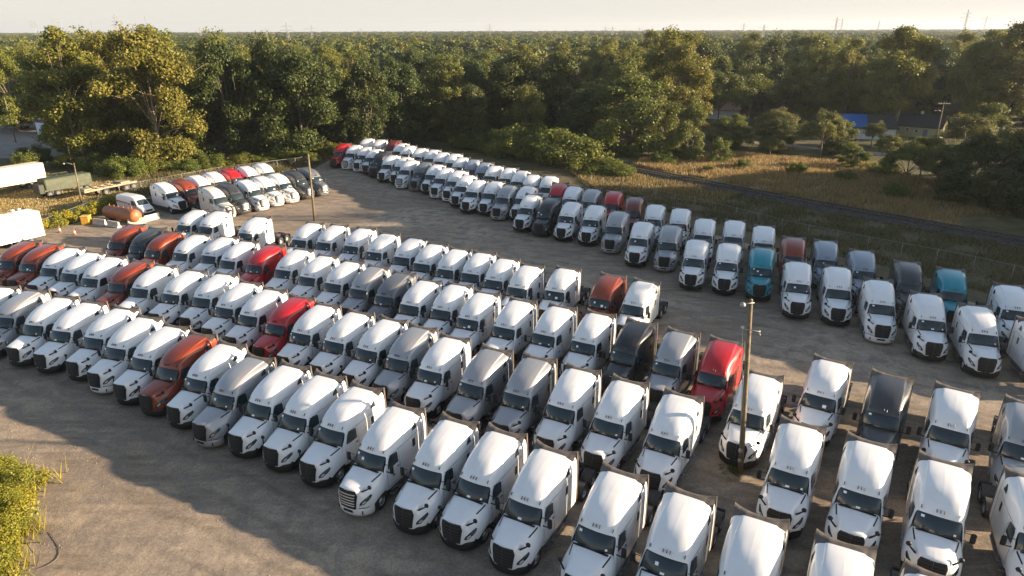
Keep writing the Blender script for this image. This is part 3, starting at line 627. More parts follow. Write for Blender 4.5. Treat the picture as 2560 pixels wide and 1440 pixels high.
def tree_proto(kind, H, Rc, seed, nleaf=11000, ls=.30):
    g = np.random.default_rng(seed); Cs = []; Rs = []
    if kind in ('cot', 'drk', 'rnd'):
        lo = dict(cot=.34 if seed == 15 else .16, drk=.12, rnd=.10)[kind]; nl = dict(cot=46, drk=52, rnd=38)[kind]
        while len(Cs) < nl:
            z = g.uniform(lo, 1.0); prof = math.sin(math.pi * min(1, ((z - lo) / (1 - lo)) * .86 + .14)) ** .55
            a = g.uniform(0, 2 * math.pi); rr = Rc * prof * math.sqrt(g.uniform(.12, 1)) * (1 + .18 * math.sin(2.3 * a + seed) + .12 * math.sin(5 * a + z * 7)); rad = Rc * g.uniform(.17, .33)
            Cs.append((rr * .84 * math.cos(a), rr * .84 * math.sin(a), H * z - rad * .7)); Rs.append(rad)
    elif kind == 'umb':
        for k in range(30):
            a = g.uniform(0, 2 * math.pi); q = math.sqrt(g.uniform(0.02, 1)); z = .92 - .42 * q ** 2 + g.uniform(-.08, .05); rad = Rc * g.uniform(.18, .30)
            Cs.append((Rc * .82 * q * math.cos(a), Rc * .82 * q * math.sin(a), H * z - rad * .4)); Rs.append(rad)
    else:
        for k in range(24):
            a = g.uniform(0, 2 * math.pi); q = math.sqrt(g.uniform(0, 1)); z = g.uniform(.1, .9) * (1 - .45 * q); rad = Rc * g.uniform(.2, .36)
            Cs.append((Rc * .8 * q * math.cos(a), Rc * .8 * q * math.sin(a), H * z)); Rs.append(rad)
    C = np.array(Cs); Rd = np.array(Rs)
    V, F, T_ = leaves(C, Rd, nleaf, ls, g, squash=.78 if kind != 'umb' else .6, shell=.35)
    # a few ragged sprays beyond the outline
    C2 = C + g.normal(size=C.shape) * Rc * .16; V2, F2, T2 = leaves(C2, Rd * .8, nleaf // 6, ls, g, shell=.1)
    V = np.concatenate([V, V2]); F = np.concatenate([F, F2 + len(T_)]); T_ = np.concatenate([T_, T2])
    V[:, 2] = np.maximum(V[:, 2], .05)
    crown = np_mesh('crown', V, F, LEAF[kind if kind in LEAF else 'rnd'], attr=T_)
    th = dict(cot=.20, drk=.12, rnd=.12, umb=.26, bsh=.04)[kind] * H
    tr = skeleton(H, C, g, th, H * (.017 if kind != 'bsh' else .008), 12 if kind == 'umb' else 9).mesh('trunk', BARKP if kind == 'cot' else BARK)
    return crown, tr, H, Rc
PROTO = {'cot': [tree_proto('cot', 24, 7.5, s, 26000, .20) for s in (11, 12, 13, 14, 15)], 'drk': [tree_proto('drk', 19, 7.5, s, 24000, .20) for s in (21, 22, 23, 24)],
         'rnd': [tree_proto('rnd', 15, 6.5, s, 19000, .18) for s in (31, 32, 33)], 'umb': [tree_proto('umb', 13, 7, s, 19000, .155) for s in (41, 42, 43)],
         'bsh': [tree_proto('bsh', 4.5, 3.6, s, 9000, .11) for s in (51, 52, 53)]}
_cnt = {}
def place_tree(kind, x, y, h, r, label, group=None, cat='tree', v=None, name=None):
    i = _cnt.get(kind, 0); _cnt[kind] = i + 1
    crown, trunk, H, Rc = PROTO[kind][(i % (len(PROTO[kind]) - (kind == 'cot'))) if v is None else v]
    nm = name or dict(cot='cottonwood_tree', drk='oak_tree', rnd='maple_tree', umb='locust_tree', bsh='bush')[kind]
    root = empty(nm, (x, y, -.05), random.uniform(0, 6.28)); root.scale = (r / Rc, r / Rc, h / H); tag(root, label, cat, group)
    a = bpy.data.objects.new('trunk', trunk); link(a, root); b = bpy.data.objects.new('crown', crown); link(b, root)
    return root
# ------------------------------------------------------------------ trees standing round the lot
G_W = 'tall cottonwoods behind the north west fence'
TREES = [
('cot',-74,148,25.5,8,'cottonwood behind the forked trunk tree, topping the skyline'),
('cot',-91,152,25,8,'cottonwood behind the bare leaning trunk, second row of the left grove'),
('cot',-62.5,152,24.5,7.5,'cottonwood at the right end of the left grove, second row'),
('cot',-118,186,22,8,'cottonwood far behind the storage shed'),
('cot',100,184,22,7.5,'cottonwood rising behind the yellow house chimney'),
('cot',122,176,25,8,'cottonwood behind the tall one near the right edge'),
('cot',137,178,26,8,'cottonwood beyond the last one at the right edge'),
('rnd',-47,156,21,7,'round tree behind the broad left oaks'),
('cot',-85.4,135.1,25.9,8.7,'tall cottonwood with bare leaning trunk, behind the green military tanker'),
('cot',-81.9,143,24.3,7,'olive cottonwood between the leaning trunk tree and the forked one'),
('cot',-67.6,129.7,27,8.5,'tallest cottonwood with a pale forked trunk behind the north truck rows'),
('cot',-92.5,143,24.4,6.5,'dark based cottonwood at the left in front of the white doored shed'),
('rnd',-64.5,134.7,9.6,4.4,'small round tree right of the forked cottonwood trunk'),
('rnd',-66.5,139.5,20.2,5,'narrow round tree just right of the tallest cottonwood'),
('cot',-84.7,153.6,25.0,6.5,'cottonwood crown rising behind the tallest one'),
('cot',-131.3,182,20.9,7,'cottonwood at the left edge beyond the asphalt yard'),
('drk',-57.5,141,22.5,7.8,'broad deep green oak right of the cottonwoods'),
('drk',-43.4,141.6,23.0,9.3,'largest deep green oak behind the gap in the north fence'),
('drk',-50.6,147.0,23.4,7.3,'deep green oak between the two broad oaks'),
('drk',-37.7,150.9,16.5,4.9,'slender dark oak beside the far red truck'),
('drk',-31.2,148.5,19.1,6.0,'dark oak behind the far left end of the fence row'),
('drk',-24.6,156.9,19.9,6.9,'dark oak between the far white trucks and the pale leafed maple'),
('rnd',-15.1,162.4,18.3,7.2,'pale leafed maple standing out from the dark wood'),
('drk',-8.5,165.4,16.5,5.8,'low dark oak right of the pale leafed maple'),
('drk',0.6,164.0,20.4,9.1,'broad dark oak above the roadside bushes'),
('drk',11.7,164.9,19.1,8.6,'broad dark oak left of the railway bend'),
('drk',17.0,153.1,13.8,6.7,'short dark oak left of the largest green maple'),
('rnd',25.3,146.3,16.6,10.2,'largest green maple at the railway bend'),
('rnd',33.3,149.6,12.4,5.2,'maple close against the right of the largest one'),
('cot',39.8,170.7,26.4,8.7,'tall yellow green cottonwood above the railway bend'),
('umb',54.7,180.9,15.9,7.9,'flat topped locust left of the pair by the road'),
('umb',64.2,186.0,17.1,8.9,'flat topped locust with many bare stems by the road'),
('umb',77.4,190.0,14.5,9.2,'low flat topped locust left of the blue tarp roof'),
('cot',82.0,192,19.3,7.7,'cottonwood behind the blue tarp roof'),
('cot',92,190,22.6,6.4,'slim cottonwood behind the gabled shelter'),
('cot',93.0,167.0,25.3,9.6,'great cottonwood with forked trunk between the two houses'),
('cot',108.2,186.4,19.1,6.8,'cottonwood behind the yellow house'),
('cot',110.1,165.6,22.1,6.7,'cottonwood right of the yellow house'),
('cot',116.6,162.4,26.2,8.0,'tall cottonwood near the right edge'),
('cot',125.2,163.2,22.9,7.7,'cottonwood at the right edge of the view'),
('umb',60.1,153.3,8.7,5.6,'small pale locust beside the road at the meadow edge'),
('umb',63.4,138.2,9.9,4.7,'small round headed locust standing in the meadow'),
('rnd',51.2,158.0,5.4,3.5,'low round tree between the wood and the road'),
('rnd',35.9,136.2,11.5,4.4,'young maple at the left end of the dry meadow'),
('rnd',40.9,132.8,5.5,2.7,'smallest maple at the left end of the dry meadow'),
('rnd',33.8,139.3,5.3,2.9,'low maple under the largest one'),
('umb',64.2,108.5,8.5,4.2,'thin locust leaning over the railway in the shade'),
('umb',70.8,110.8,7.5,3.7,'thin locust second along the shaded railway'),
('drk',72.8,105.0,9.9,4.1,'dark tree beside the shaded railway thicket'),
('umb',79.9,108.6,10.6,4.6,'tall thin locust in the shaded thicket'),
('drk',79.0,99.7,12.4,4.5,'dark tree at the right edge of the thicket'),
('drk',66.5,99.0,6.1,3.6,'low dark tree nearest the shaded railway'),
('drk',69.4,95.0,6.9,3.8,'second low dark tree by the shaded railway'),
('drk',73.1,89.8,7.5,3.7,'low dark tree at the right edge by the rails'),
('umb',71.5,116.5,8.5,4.4,'shaded locust behind the first pair along the rails'),
('drk',77.5,118,6,4.0,'dark tree at the right end of the dry meadow'),
('umb',86,108,10,5.0,'locust right of the dry meadow in half shade'),
('drk',88,112,13,5.2,'dark tree near the right edge above the thicket'),
('umb',77,137,5,3.6,'locust in front of the yellow house lawn'),
('drk',68,143,5.5,3.6,'low dark tree on the near side of the road'),
('rnd',72.5,149.5,6.5,3.8,'maple in front of the white house with blue tarp'),
('umb',80.5,151.5,6.0,3.4,'small locust before the gap between the houses'),
('drk',57,146,7,4.4,'dark low tree on the meadow side of the road'),
('rnd',48,150,8,4.6,'maple between meadow and wood'),
('umb',96,143,8.5,5,'locust by the road near the right edge'),
('rnd',104,149,10,5.2,'maple by the utility pole near the right edge'),
('umb',53.5,139.5,4.5,2.8,'low locust at the back of the meadow'),
('rnd',64.7,127.1,4.5,3.0,'low bushy tree on the right of the dry meadow'),
]
for t in TREES: place_tree(t[0], t[1], t[2], t[3], t[4], t[5], v=4 if t[0] == 'cot' and t[1] > 90 and t[2] < 175 else None)
BUSH = [(1.0,143.8,6.7,6.0,'largest green bush behind the far fence row'),(9.4,132.2,6.9,6.6,'wide silvery green bush behind the middle of the fence row'),(16.2,124.3,2.9,4.4,'low brownish bush where the rails reach the fence'),
(-5.2,149.0,4.2,3.9,'green bush left of the largest one'),(-10.7,151.7,3.0,3.2,'leftmost bush behind the fence row'),(18.9,121.5,2.2,2.9,'small bush at the left end of the wire fence'),(5.0,137.5,5.6,4.4,'bright green bush between the two widest'),
(-98,150,3.8,2.6,'bush beside the asphalt yard'),(-98.2,138.9,4.1,3.7,'yellowish bush before the asphalt yard'),(-92.1,127.3,4.6,3.0,'bush behind the cream trailer'),
(-84.9,130.1,3.5,3.9,'bush behind the military tanker'),(-78.7,128.0,4.2,3.8,'bush under the bare leaning trunk'),(-69.5,121.2,4.7,4.0,'bush behind the white van'),(-66.5,125.4,3.2,3.6,'bush at the foot of the forked trunk'),
(-61.7,127.0,3.0,3.1,'bush behind the orange truck of the north rows'),(-58.2,130.0,3.1,3.5,'bush behind the middle of the north rows'),(-53.1,133.6,2.6,4.0,'bush behind the red truck of the north rows'),(-48.4,135.6,2.6,3.6,'bush behind the last white truck of the north rows'),
(-42.9,136.5,3.0,3.6,'bush behind the two dark trucks of the north rows'),(-38.8,141.5,3.7,3.0,'bush left of the far red truck'),(56.4,166.9,1.8,3.4,'low bush beyond the road'),(72,96,3.2,3.5,'shaded bush above the rails'),(60.5,104.5,2.4,2.6,'shaded bush between meadow and rails'),(-74,124,3.8,3.6,'bush behind the olive flatbed'),
(44,127,2.2,1.8,'small green bush in the left half of the dry meadow'),(52,121.5,2.6,2.0,'small green bush in the middle of the dry meadow'),(58.5,116,2.4,2.2,'green bush at the shaded right of the dry meadow'),(36.5,124,1.6,1.4,'tiny bush nearest the rails in the dry meadow'),(30,132.5,3.0,2.6,'bush at the left tip of the dry meadow'),(67,121,3.2,3.0,'broad bush at the right of the dry meadow')]
for b in BUSH: place_tree('bsh', b[0], b[1], b[2] * (1.15 if -12 < b[0] < 20 else 1), b[3] * (1.3 if -12 < b[0] < 20 else 1), b[4], 'bushes round the edge of the lot', 'bush')
# more trees of the wood, individually, out to about 330 m
fr = random.Random(5)
HOLES = [(92, 160, 17), (82, 158, 12), (66, 145, 14), (62, 130, 22), (-120, 165, 24), (-108, 148, 14), (100, 150, 15)]
taken = [(t[1], t[2], t[4]) for t in TREES]
nf = 0; tries = 0
while nf < 200 and tries < 8000:
    tries += 1
    y = 150 + (fr.random() ** 1.25) * 165; x = fr.uniform(-1.0, 1.0) * (y * .78 + 25)
    if any((x - a) ** 2 + (y - b) ** 2 < c * c for a, b, c in HOLES): continue
    if x > 40 and y < 172: continue
    if x < -95 and y < 190: continue
    k = fr.choices(['drk', 'rnd', 'cot', 'umb'], [.30, .36, .26, .08] if x < 40 else [.25, .25, .35, .15])[0]
    hh = dict(drk=18.5, rnd=16.5, cot=20, umb=15)[k] * fr.uniform(.84, 1.14); hh *= (1.10 if x > .12 * y else .93); rr = hh * fr.uniform(.32, .42)
    if any((x - a) ** 2 + (y - b) ** 2 < ((rr + c) * .50) ** 2 for a, b, c in taken): continue
    taken.append((x, y, rr)); nf += 1
    sect = ['behind the left cottonwoods', 'behind the broad left oaks', 'behind the far truck rows', 'behind the railway bend', 'behind the hidden houses', 'above the right edge of the view'][int(np.searchsorted([-.55, -.30, -.02, .25, .52], x / y))]
    lab = '%s %s the wood %s' % (dict(drk='dark green oak', rnd='mid green maple', cot='olive cottonwood', umb='flat topped locust')[k], 'near the front of' if y < 200 else ('in the middle of' if y < 250 else 'deep in'), sect)
    place_tree(k, x, y, hh, rr, lab, 'wood: ' + lab)
# trees east of the lot, whose long shadows lie over its right half
for i, (x, y, h, r) in enumerate([(98, 44, 19, 6), (96, 49, 22, 6.5), (95, 55, 24, 7), (97, 61, 26, 7), (94, 67, 27, 7.5), (96, 73, 27, 7.5), (93, 79, 27, 7.5), (96, 85, 27, 7.5), (94, 91, 26, 7.5), (98, 97, 25, 7), (104, 52, 25, 7), (105, 64, 26, 8), (106, 76, 28, 8), (107, 88, 28, 8), (108, 100, 26, 8), (128, 100, 20, 7)]):
    place_tree('drk', x, y, h, r, 'dark tree east of the lot beyond the rails', 'trees east of the lot')

# far wood: one object of stuff, crowns instanced on scattered points
pts = []; fr2 = np.random.default_rng(9)
for d0, d1, sp in ((312, 700, 9.0), (700, 1400, 15), (1400, 3200, 26)):
    n = int((.84 * (d1 ** 2 - d0 ** 2)) / (sp * sp))
    yy = np.sqrt(fr2.uniform(d0 ** 2, d1 ** 2, n)); xx = fr2.uniform(-.84, .84, n) * yy
    pts.append(np.stack([xx, yy, np.full(n, sp / 9.5)], -1))
pts = np.concatenate(pts); print('far trees', len(pts))
me = bpy.data.meshes.new('far_wood'); me.vertices.add(len(pts)); co = pts.copy(); co[:, 2] = 0; me.vertices.foreach_set('co', co.astype(np.float32).ravel())
a = me.attributes.new('sc', 'FLOAT', 'POINT'); a.data.foreach_set('value', (pts[:, 2] ** .5).astype(np.float32))
fw = link(bpy.data.objects.new('far_wood', me)); tag(fw, kind='stuff')
ng = bpy.data.node_groups.new('far_wood', 'GeometryNodeTree'); ng.interface.new_socket('Geometry', in_out='INPUT', socket_type='NodeSocketGeometry'); ng.interface.new_socket('Geometry', in_out='OUTPUT', socket_type='NodeSocketGeometry')
N = ng.nodes; L = ng.links; gi = N.new('NodeGroupInput'); go = N.new('NodeGroupOutput'); io = N.new('GeometryNodeInstanceOnPoints'); jn = N.new('GeometryNodeGeometryToInstance')
def fast_crown(seed, col):
    g = np.random.default_rng(seed); C = g.normal(size=(22, 3)); C /= np.linalg.norm(C, axis=1)[:, None]; C = C * np.array([4.8, 4.8, 4.2]) * g.uniform(.35, 1, (22, 1)) + np.array([0, 0, 9.5])
    V, F, T_ = leaves(C, np.full(22, 2.3) * g.uniform(.7, 1.25, 22), 1500, .62, g, shell=.6); return np_mesh('far_crown', V, F, col, attr=T_)
FC = [fast_crown(61, LEAF['drk']), fast_crown(62, LEAF['rnd']), fast_crown(63, LEAF['drk']), fast_crown(64, LEAF['cot'])]
for m_ in FC:
    # each far crown mesh is also the crown of one real tree standing at the near edge of the far wood
    pass
srcs = []
for i, m_ in enumerate(FC):
    rt = empty('maple_tree', ((-150, -60, 70, 190)[i], (352, 356, 350, 358)[i], 0)); tag(rt, 'small round tree %s of four at the far end of the near wood' % ('first', 'second', 'third', 'last')[i], 'tree')
    c = link(bpy.data.objects.new('crown', m_), rt); srcs.append(c); link(bpy.data.objects.new('trunk', PROTO['rnd'][0][1]), rt).scale = (.8, .8, .75)
for c in reversed(srcs):
    oi = N.new('GeometryNodeObjectInfo'); oi.inputs['Object'].default_value = c; oi.inputs['As Instance'].default_value = True; oi.transform_space = 'ORIGINAL'; L.new(oi.outputs['Geometry'], jn.inputs[0])
L.new(gi.outputs[0], io.inputs['Points']); L.new(jn.outputs[0], io.inputs['Instance']); io.inputs['Pick Instance'].default_value = True
rv = N.new('FunctionNodeRandomValue'); rv.data_type = 'FLOAT_VECTOR'; rv.inputs[0].default_value = (0, 0, 0); rv.inputs[1].default_value = (0, 0, 6.28); L.new(rv.outputs[0], io.inputs['Rotation'])
rs = N.new('FunctionNodeRandomValue'); rs.data_type = 'FLOAT'; rs.inputs[2].default_value = .55; rs.inputs[3].default_value = 1.35
na = N.new('GeometryNodeInputNamedAttribute'); na.data_type = 'FLOAT'; na.inputs['Name'].default_value = 'sc'
cb = N.new('ShaderNodeCombineXYZ'); mu = N.new('ShaderNodeMath'); mu.operation = 'MULTIPLY'; L.new(rs.outputs[1], mu.inputs[0]); L.new(na.outputs['Attribute'], mu.inputs[1])
L.new(mu.outputs[0], cb.inputs[0]); L.new(mu.outputs[0], cb.inputs[1]); L.new(rs.outputs[1], cb.inputs[2]); L.new(cb.outputs[0], io.inputs['Scale']); L.new(io.outputs[0], go.inputs[0])
md = fw.modifiers.new('scatter', 'NODES'); md.node_group = ng

# ------------------------------------------------------------------ grass
def blades(n, poly_fn, h, w, g, mats, name, lean=.35, clump=0):
    P = poly_fn(n, g); a = g.uniform(0, 2 * math.pi, n); s = h * g.uniform(.5, 1.3, n); ww = w * g.uniform(.6, 1.4, n)
    dx, dy = np.cos(a) * ww, np.sin(a) * ww; lx, ly = g.normal(size=n) * lean * s, g.normal(size=n) * lean * s; z = np.zeros(n)
    V = np.stack([np.stack([P[:, 0] - dx, P[:, 1] - dy, z], -1), np.stack([P[:, 0] + dx, P[:, 1] + dy, z], -1), np.stack([P[:, 0] + lx, P[:, 1] + ly, s], -1)], 1).reshape(-1, 3)
    F = np.arange(3 * n).reshape(n, 3); o = link(bpy.data.objects.new(name, np_mesh(name, V, F, mats, attr=np.repeat(g.random(n), 3)))); tag(o, kind='stuff'); return o
def in_poly(poly):
    p = np.array(poly, float)
    def f(n, g):
        out = np.zeros((0, 2)); lo, hi = p.min(0), p.max(0)
        while len(out) < n:
            q = g.uniform(lo, hi, (n * 2, 2)); ins = np.zeros(len(q), bool); j = len(p) - 1
            for i in range(len(p)):
                c = ((p[i, 1] > q[:, 1]) != (p[j, 1] > q[:, 1])) & (q[:, 0] < (p[j, 0] - p[i, 0]) * (q[:, 1] - p[i, 1]) / (p[j, 1] - p[i, 1] + 1e-9) + p[i, 0]); ins ^= c; j = i
            # patchiness
            k = (np.sin(q[:, 0] * .7 + 2 * np.sin(q[:, 1] * .31)) + np.sin(q[:, 1] * .9 + 1.7 * np.sin(q[:, 0] * .43))) * .25 + .55 > g.random(len(q)) * .9
            out = np.concatenate([out, q[ins & k]])
        return out[:n]
    return f
def grass_mat(name, col, tip): return leaf_mat(name, col, (.7, 1.35), .35, tip, .8)
gg = np.random.default_rng(3)
GOLD = grass_mat('straw', (.31, .225, .095), (.44, .32, .14)); GRN = grass_mat('weeds', (.10, .095, .035), (.22, .16, .06))
blades(60000, in_poly([(23, 131), (30, 142), (48, 143), (60, 135), (72, 130), (72, 118), (80, 100), (70, 92), (62, 92), (60, 86), (53.5, 93.5), (46, 102), (39.8, 111), (32.3, 120)]), .75, .05, gg, GOLD, 'meadow_grass', .2)
blades(45000, in_poly([(10, 127), (14, 130), (20.6, 124), (28.9, 114.4), (36.5, 105.5), (42.8, 97), (50.7, 88.7), (57.5, 81.5), (62, 76), (80, 56), (72, 46), (48, 62), (39, 73), (26, 91), (14, 104)]), .45, .045, gg, GRN, 'verge_grass', .3)
blades(13000, in_poly([(23, 131), (30, 142), (48, 143), (60, 135), (72, 130), (72, 118), (80, 100), (70, 92), (62, 92), (53.5, 93.5), (39.8, 111)]), .6, .06, gg, GRN, 'meadow_weeds', .35)
blades(9000, in_poly([(10, 127), (20.6, 124), (28.9, 114.4), (36.5, 105.5), (30, 98), (22, 104), (14, 110)]), .5, .05, gg, GOLD, 'verge_straw', .3)
blades(30000, in_poly([(-100, 96), (-64, 84.5), (-60.6, 92), (-60.8, 101), (-64, 112), (-72, 122), (-100, 128)]), .28, .05, gg, GOLD, 'field_grass', .4)
blades(16000, in_poly([(-75, 124), (-64, 112), (-60.5, 103), (-53.5, 115), (-43.5, 124), (-38.5, 129), (-38, 141), (-50, 138)]), .6, .06, gg, GRN, 'fence_weeds', .3)
def stones(n, poly, g):
    P = in_poly(poly)(n, g); s = g.uniform(.008, .024, n) * (1 + (g.random(n) > .97) * 1.2); V = []; oc = np.array([(1, 0, 0), (0, 1, 0), (-1, 0, 0), (0, -1, 0), (0, 0, .8)])
    V = np.concatenate([P, np.zeros((n, 1))], 1)[:, None] + oc[None] * (s[:, None, None] * g.uniform(.6, 1.3, (n, 5, 1)))
    F = np.array([(0, 1, 4), (1, 2, 4), (2, 3, 4), (3, 0, 4)]); F = (F[None] + 5 * np.arange(n)[:, None, None]).reshape(-1, 3)
    o = link(bpy.data.objects.new('loose_stones', np_mesh('loose_stones', V.reshape(-1, 3), F, mat('stone', (.27, .215, .155), .9, noise=(.9, .5, 1.3))))); tag(o, kind='stuff')
stones(30000, [(-40, 46), (-23, 20), (-14, 12), (4, 12), (-4, 26), (-20, 36), (-36, 48)], gg)

# near foliage at the lower left corner: one mass of weeds and vines
def mass(name, centres, n, size, m, squash=.9, kind='stuff', label=None, cat=None):
    g = np.random.default_rng(len(name) + n); C = np.array([c[:3] for c in centres], float); Rr = np.array([c[3] for c in centres], float)
    V, F, T_ = leaves(C, Rr, n, size, g, squash=squash, shell=.4, clump_t=g.random(len(C)) ** 1.2); V[:, 2] = np.maximum(V[:, 2], .02)
    o = link(bpy.data.objects.new(name, np_mesh(name, V, F, m, attr=T_))); tag(o, label, cat, kind=kind); return o
cc = []
for (x, y, z, r) in [(-31.0, 32.4, .7, 1.2), (-29.6, 30.6, 1.0, 1.4), (-28.4, 28.8, 1.1, 1.4), (-27.6, 27, 1.2, 1.4), (-26.8, 25, 1.3, 1.4), (-25.8, 23, 1.3, 1.4), (-25.0, 21.4, 1.3, 1.4)]:
    for k in range(16): cc.append((x + 2.35 - abs(random.gauss(0, 2.2)), y + random.gauss(0, .8), max(.3, z * .85 + random.gauss(0, .6)), r * random.uniform(.35, .6)))
mass('weed_thicket', cc, 70000, .05, LEAF['vine'])
cc = [(c[0] - .3, c[1], c[2] * .7, c[3] * 1.2) for c in cc]
blades(4600, lambda n, g: np.array([(c[0] + g.normal() * .5, c[1] + g.normal() * .5) for c in [cc[k] for k in g.integers(0, len(cc), n)]]), 1.2, .03, gg, LEAF['vine'], 'tall_weeds', .25)
mass('weed_undergrowth', cc, 22000, .06, LEAF['bsh'])
# vine grown fence between the lot and the west field
vf = []
FV = [(-63.5, 77.5), (-62.2, 82.5), (-61.4, 87), (-60.9, 92), (-60.7, 97), (-60.2, 100.5)]
for i in range(len(FV) - 1):
    for k in range(13):
        t = k / 13; x = FV[i][0] * (1 - t) + FV[i + 1][0] * t; y = FV[i][1] * (1 - t) + FV[i + 1][1] * t; vf.append((x + random.gauss(0, .35), y, random.uniform(.4, 1.5), random.uniform(.45, .8)))
mass('vine_growth', vf, 15000, .10, LEAF['vine'], .95, kind=None, label='yellow green vines smothering the wire fence beside the west field', cat='vine')

# ------------------------------------------------------------------ fences
def wire_fence(name, pts, label, h=1.8, step=3.6, only=None, top=True):
    root = empty(name, (pts[0][0], pts[0][1], 0)); tag(root, label, 'fence'); P = np.array(pts, float); d = np.concatenate([[0], np.cumsum(np.linalg.norm(np.diff(P, axis=0), axis=1))])
    X = lambda s: (np.interp(s, d, P[:, 0]) - pts[0][0], np.interp(s, d, P[:, 1]) - pts[0][1])
    pm = None
    for s in np.arange(0, d[-1] + .1, step):
        if pm is None: pm = MB().tube([(0, 0, 0), (0, 0, h)], .03, 6).mesh('post', M['galv'])
        o = link(bpy.data.objects.new('post', pm), root); x, y = X(s); o.location = (x, y, 0)
    mb = MB()
    for i in range(len(pts) - 1):
        a, b_ = pts[i], pts[i + 1]; mb.tube([(a[0] - pts[0][0], a[1] - pts[0][1], h - .05), (b_[0] - pts[0][0], b_[1] - pts[0][1], h - .05)], .02, 5)
    mb.obj('top_rail', M['galv'], root)
    wm = MB()      # mesh wires
    for i in range(len(pts) - 1):
        a, b_ = np.array(pts[i]) - pts[0], np.array(pts[i + 1]) - pts[0]; L_ = np.linalg.norm(b_ - a); n = int(L_ / .35); t = (b_ - a) / L_
        for k in range(n):
            p0 = a + t * k * .35
            for sg in (1, -1):
                q = p0 + t * .35 * 5; 
                if k + 5 <= n:
                    za, zb = (0.02, h - .1) if sg > 0 else (h - .1, .02)
                    w = .004; wm.add([(p0[0], p0[1], za - w), (q[0], q[1], zb - w), (q[0], q[1], zb + w), (p0[0], p0[1], za + w)], [(0, 1, 2, 3)])
    wm.obj('wire_mesh', M['galv'], root)
    return root
wire_fence('wire_fence', [(13.5, 113), (22.3, 101.4), (28.4, 94), (35.9, 83), (42.3, 76.3), (49.2, 69.8), (57, 60), (66, 49)], 'rusty wire mesh fence along the verge between trucks and rails')
wire_fence('wire_fence', [(-62.8, 106), (-60, 110.5), (-52.5, 121.8), (-43.1, 129), (-38.5, 133.5)], 'wire fence behind the north truck rows below the trees')
wire_fence('wire_fence', [(-64, 76), (-61.6, 86.5), (-61, 97), (-61.6, 103)], 'wire fence overgrown with vines beside the west field')

# ------------------------------------------------------------------ poles
def wood_pole(loc, h, label, r=(.17, .11), rz=0, lamp=None, arm=None, lean=(0, 0), bits=()):
    root = empty('utility_pole', (*loc, 0), rz); tag(root, label, 'pole')
    mb = MB(); mb.tube([(0, 0, -.2), (lean[0] * .5, lean[1] * .5, h * .5), (lean[0], lean[1], h)], [r[0], (r[0] + r[1]) / 2, r[1]], 12); mb.obj('pole', M['wood'], root)
    if arm:
        a = MB(); a.box((lean[0], lean[1] - .12, h - .45), (arm, .10, .12)); a.obj('crossarm', mat('crossarm_wood', (.42, .37, .28), .8), root)
        iv = MB()
        for x in (-.45, -.25, .25, .45): iv.lathe([(.03, 0), (.06, .04), (.05, .10), (.02, .14)], 'Z', (lean[0] + x * arm, lean[1] - .12, h - .39), 8)
        iv.obj('insulator', M['steel'], root)
    if lamp:
        a, z, dx, dy = lamp; lm = MB(); lm.tube([(lean[0], lean[1], z), (dx * .5, dy * .5, z + .35), (dx, dy, z + .30)], .035, 6); lm.obj('lamp_arm', M['galv'], root)
        hd = MB(); hd.lathe([(0, .14), (.10, .12), (.16, .02), (.15, -.06), (0, -.10)], 'Z', (dx, dy, z + .25), 10); hd.obj('lamp_head', M['galv'], root)
    for (z, dx, dy, s) in bits:
        q = MB(); q.tube([(0, 0, z), (dx, dy, z)], .03, 5); q.box((dx, dy, z + .08), (s, s, s), bev=.03); q.obj('bracket', M['galv'], root)
    return root
rp = wood_pole((13.62, 33.45), 11.0, 'tall weathered wooden pole standing among the near white trucks', (.17, .11), lamp=(1, 10.7, -1.2, -.1), lean=(-.55, .55), bits=((9.3, -.85, .45, .16), (9.1, .1, .4, .08), (1.6, -.22, -.1, .2), (.9, -.2, -.1, .18)))
MB().tube([(-.85, .45, 9.3), (-.5, .3, 6), (-.22, 0, 1.7)], .02, 5).obj('conduit', M['galv'], rp)
wood_pole((-27.5, 90.8), 9.3, 'wooden pole on the open gravel in front of the north rows', (.17, .12), lean=(.12, 0), bits=((6.6, .25, 0, .1), (4.0, .22, 0, .1), (8.2, -.3, 0, .12)))
wood_pole((-66.8, 102.1), 6.1, 'short pole with a lamp at the corner of the vine fence', (.12, .08), lamp=(1, 5.8, -1.1, -.3), lean=(.25, 0))
wood_pole((-84.0, 128.1), 6.2, 'thin pole behind the military tanker', (.09, .06), lean=(.2, 0))
wood_pole((96.8, 154.8), 9.4, 'utility pole with crossarm and street lamp by the yellow house', (.16, .11), arm=2.6, lamp=(1, 7.2, -1.8, -.3))
wood_pole((-118.1, 161.9), 10.4, 'dark slender pole in the asphalt yard', (.13, .08))

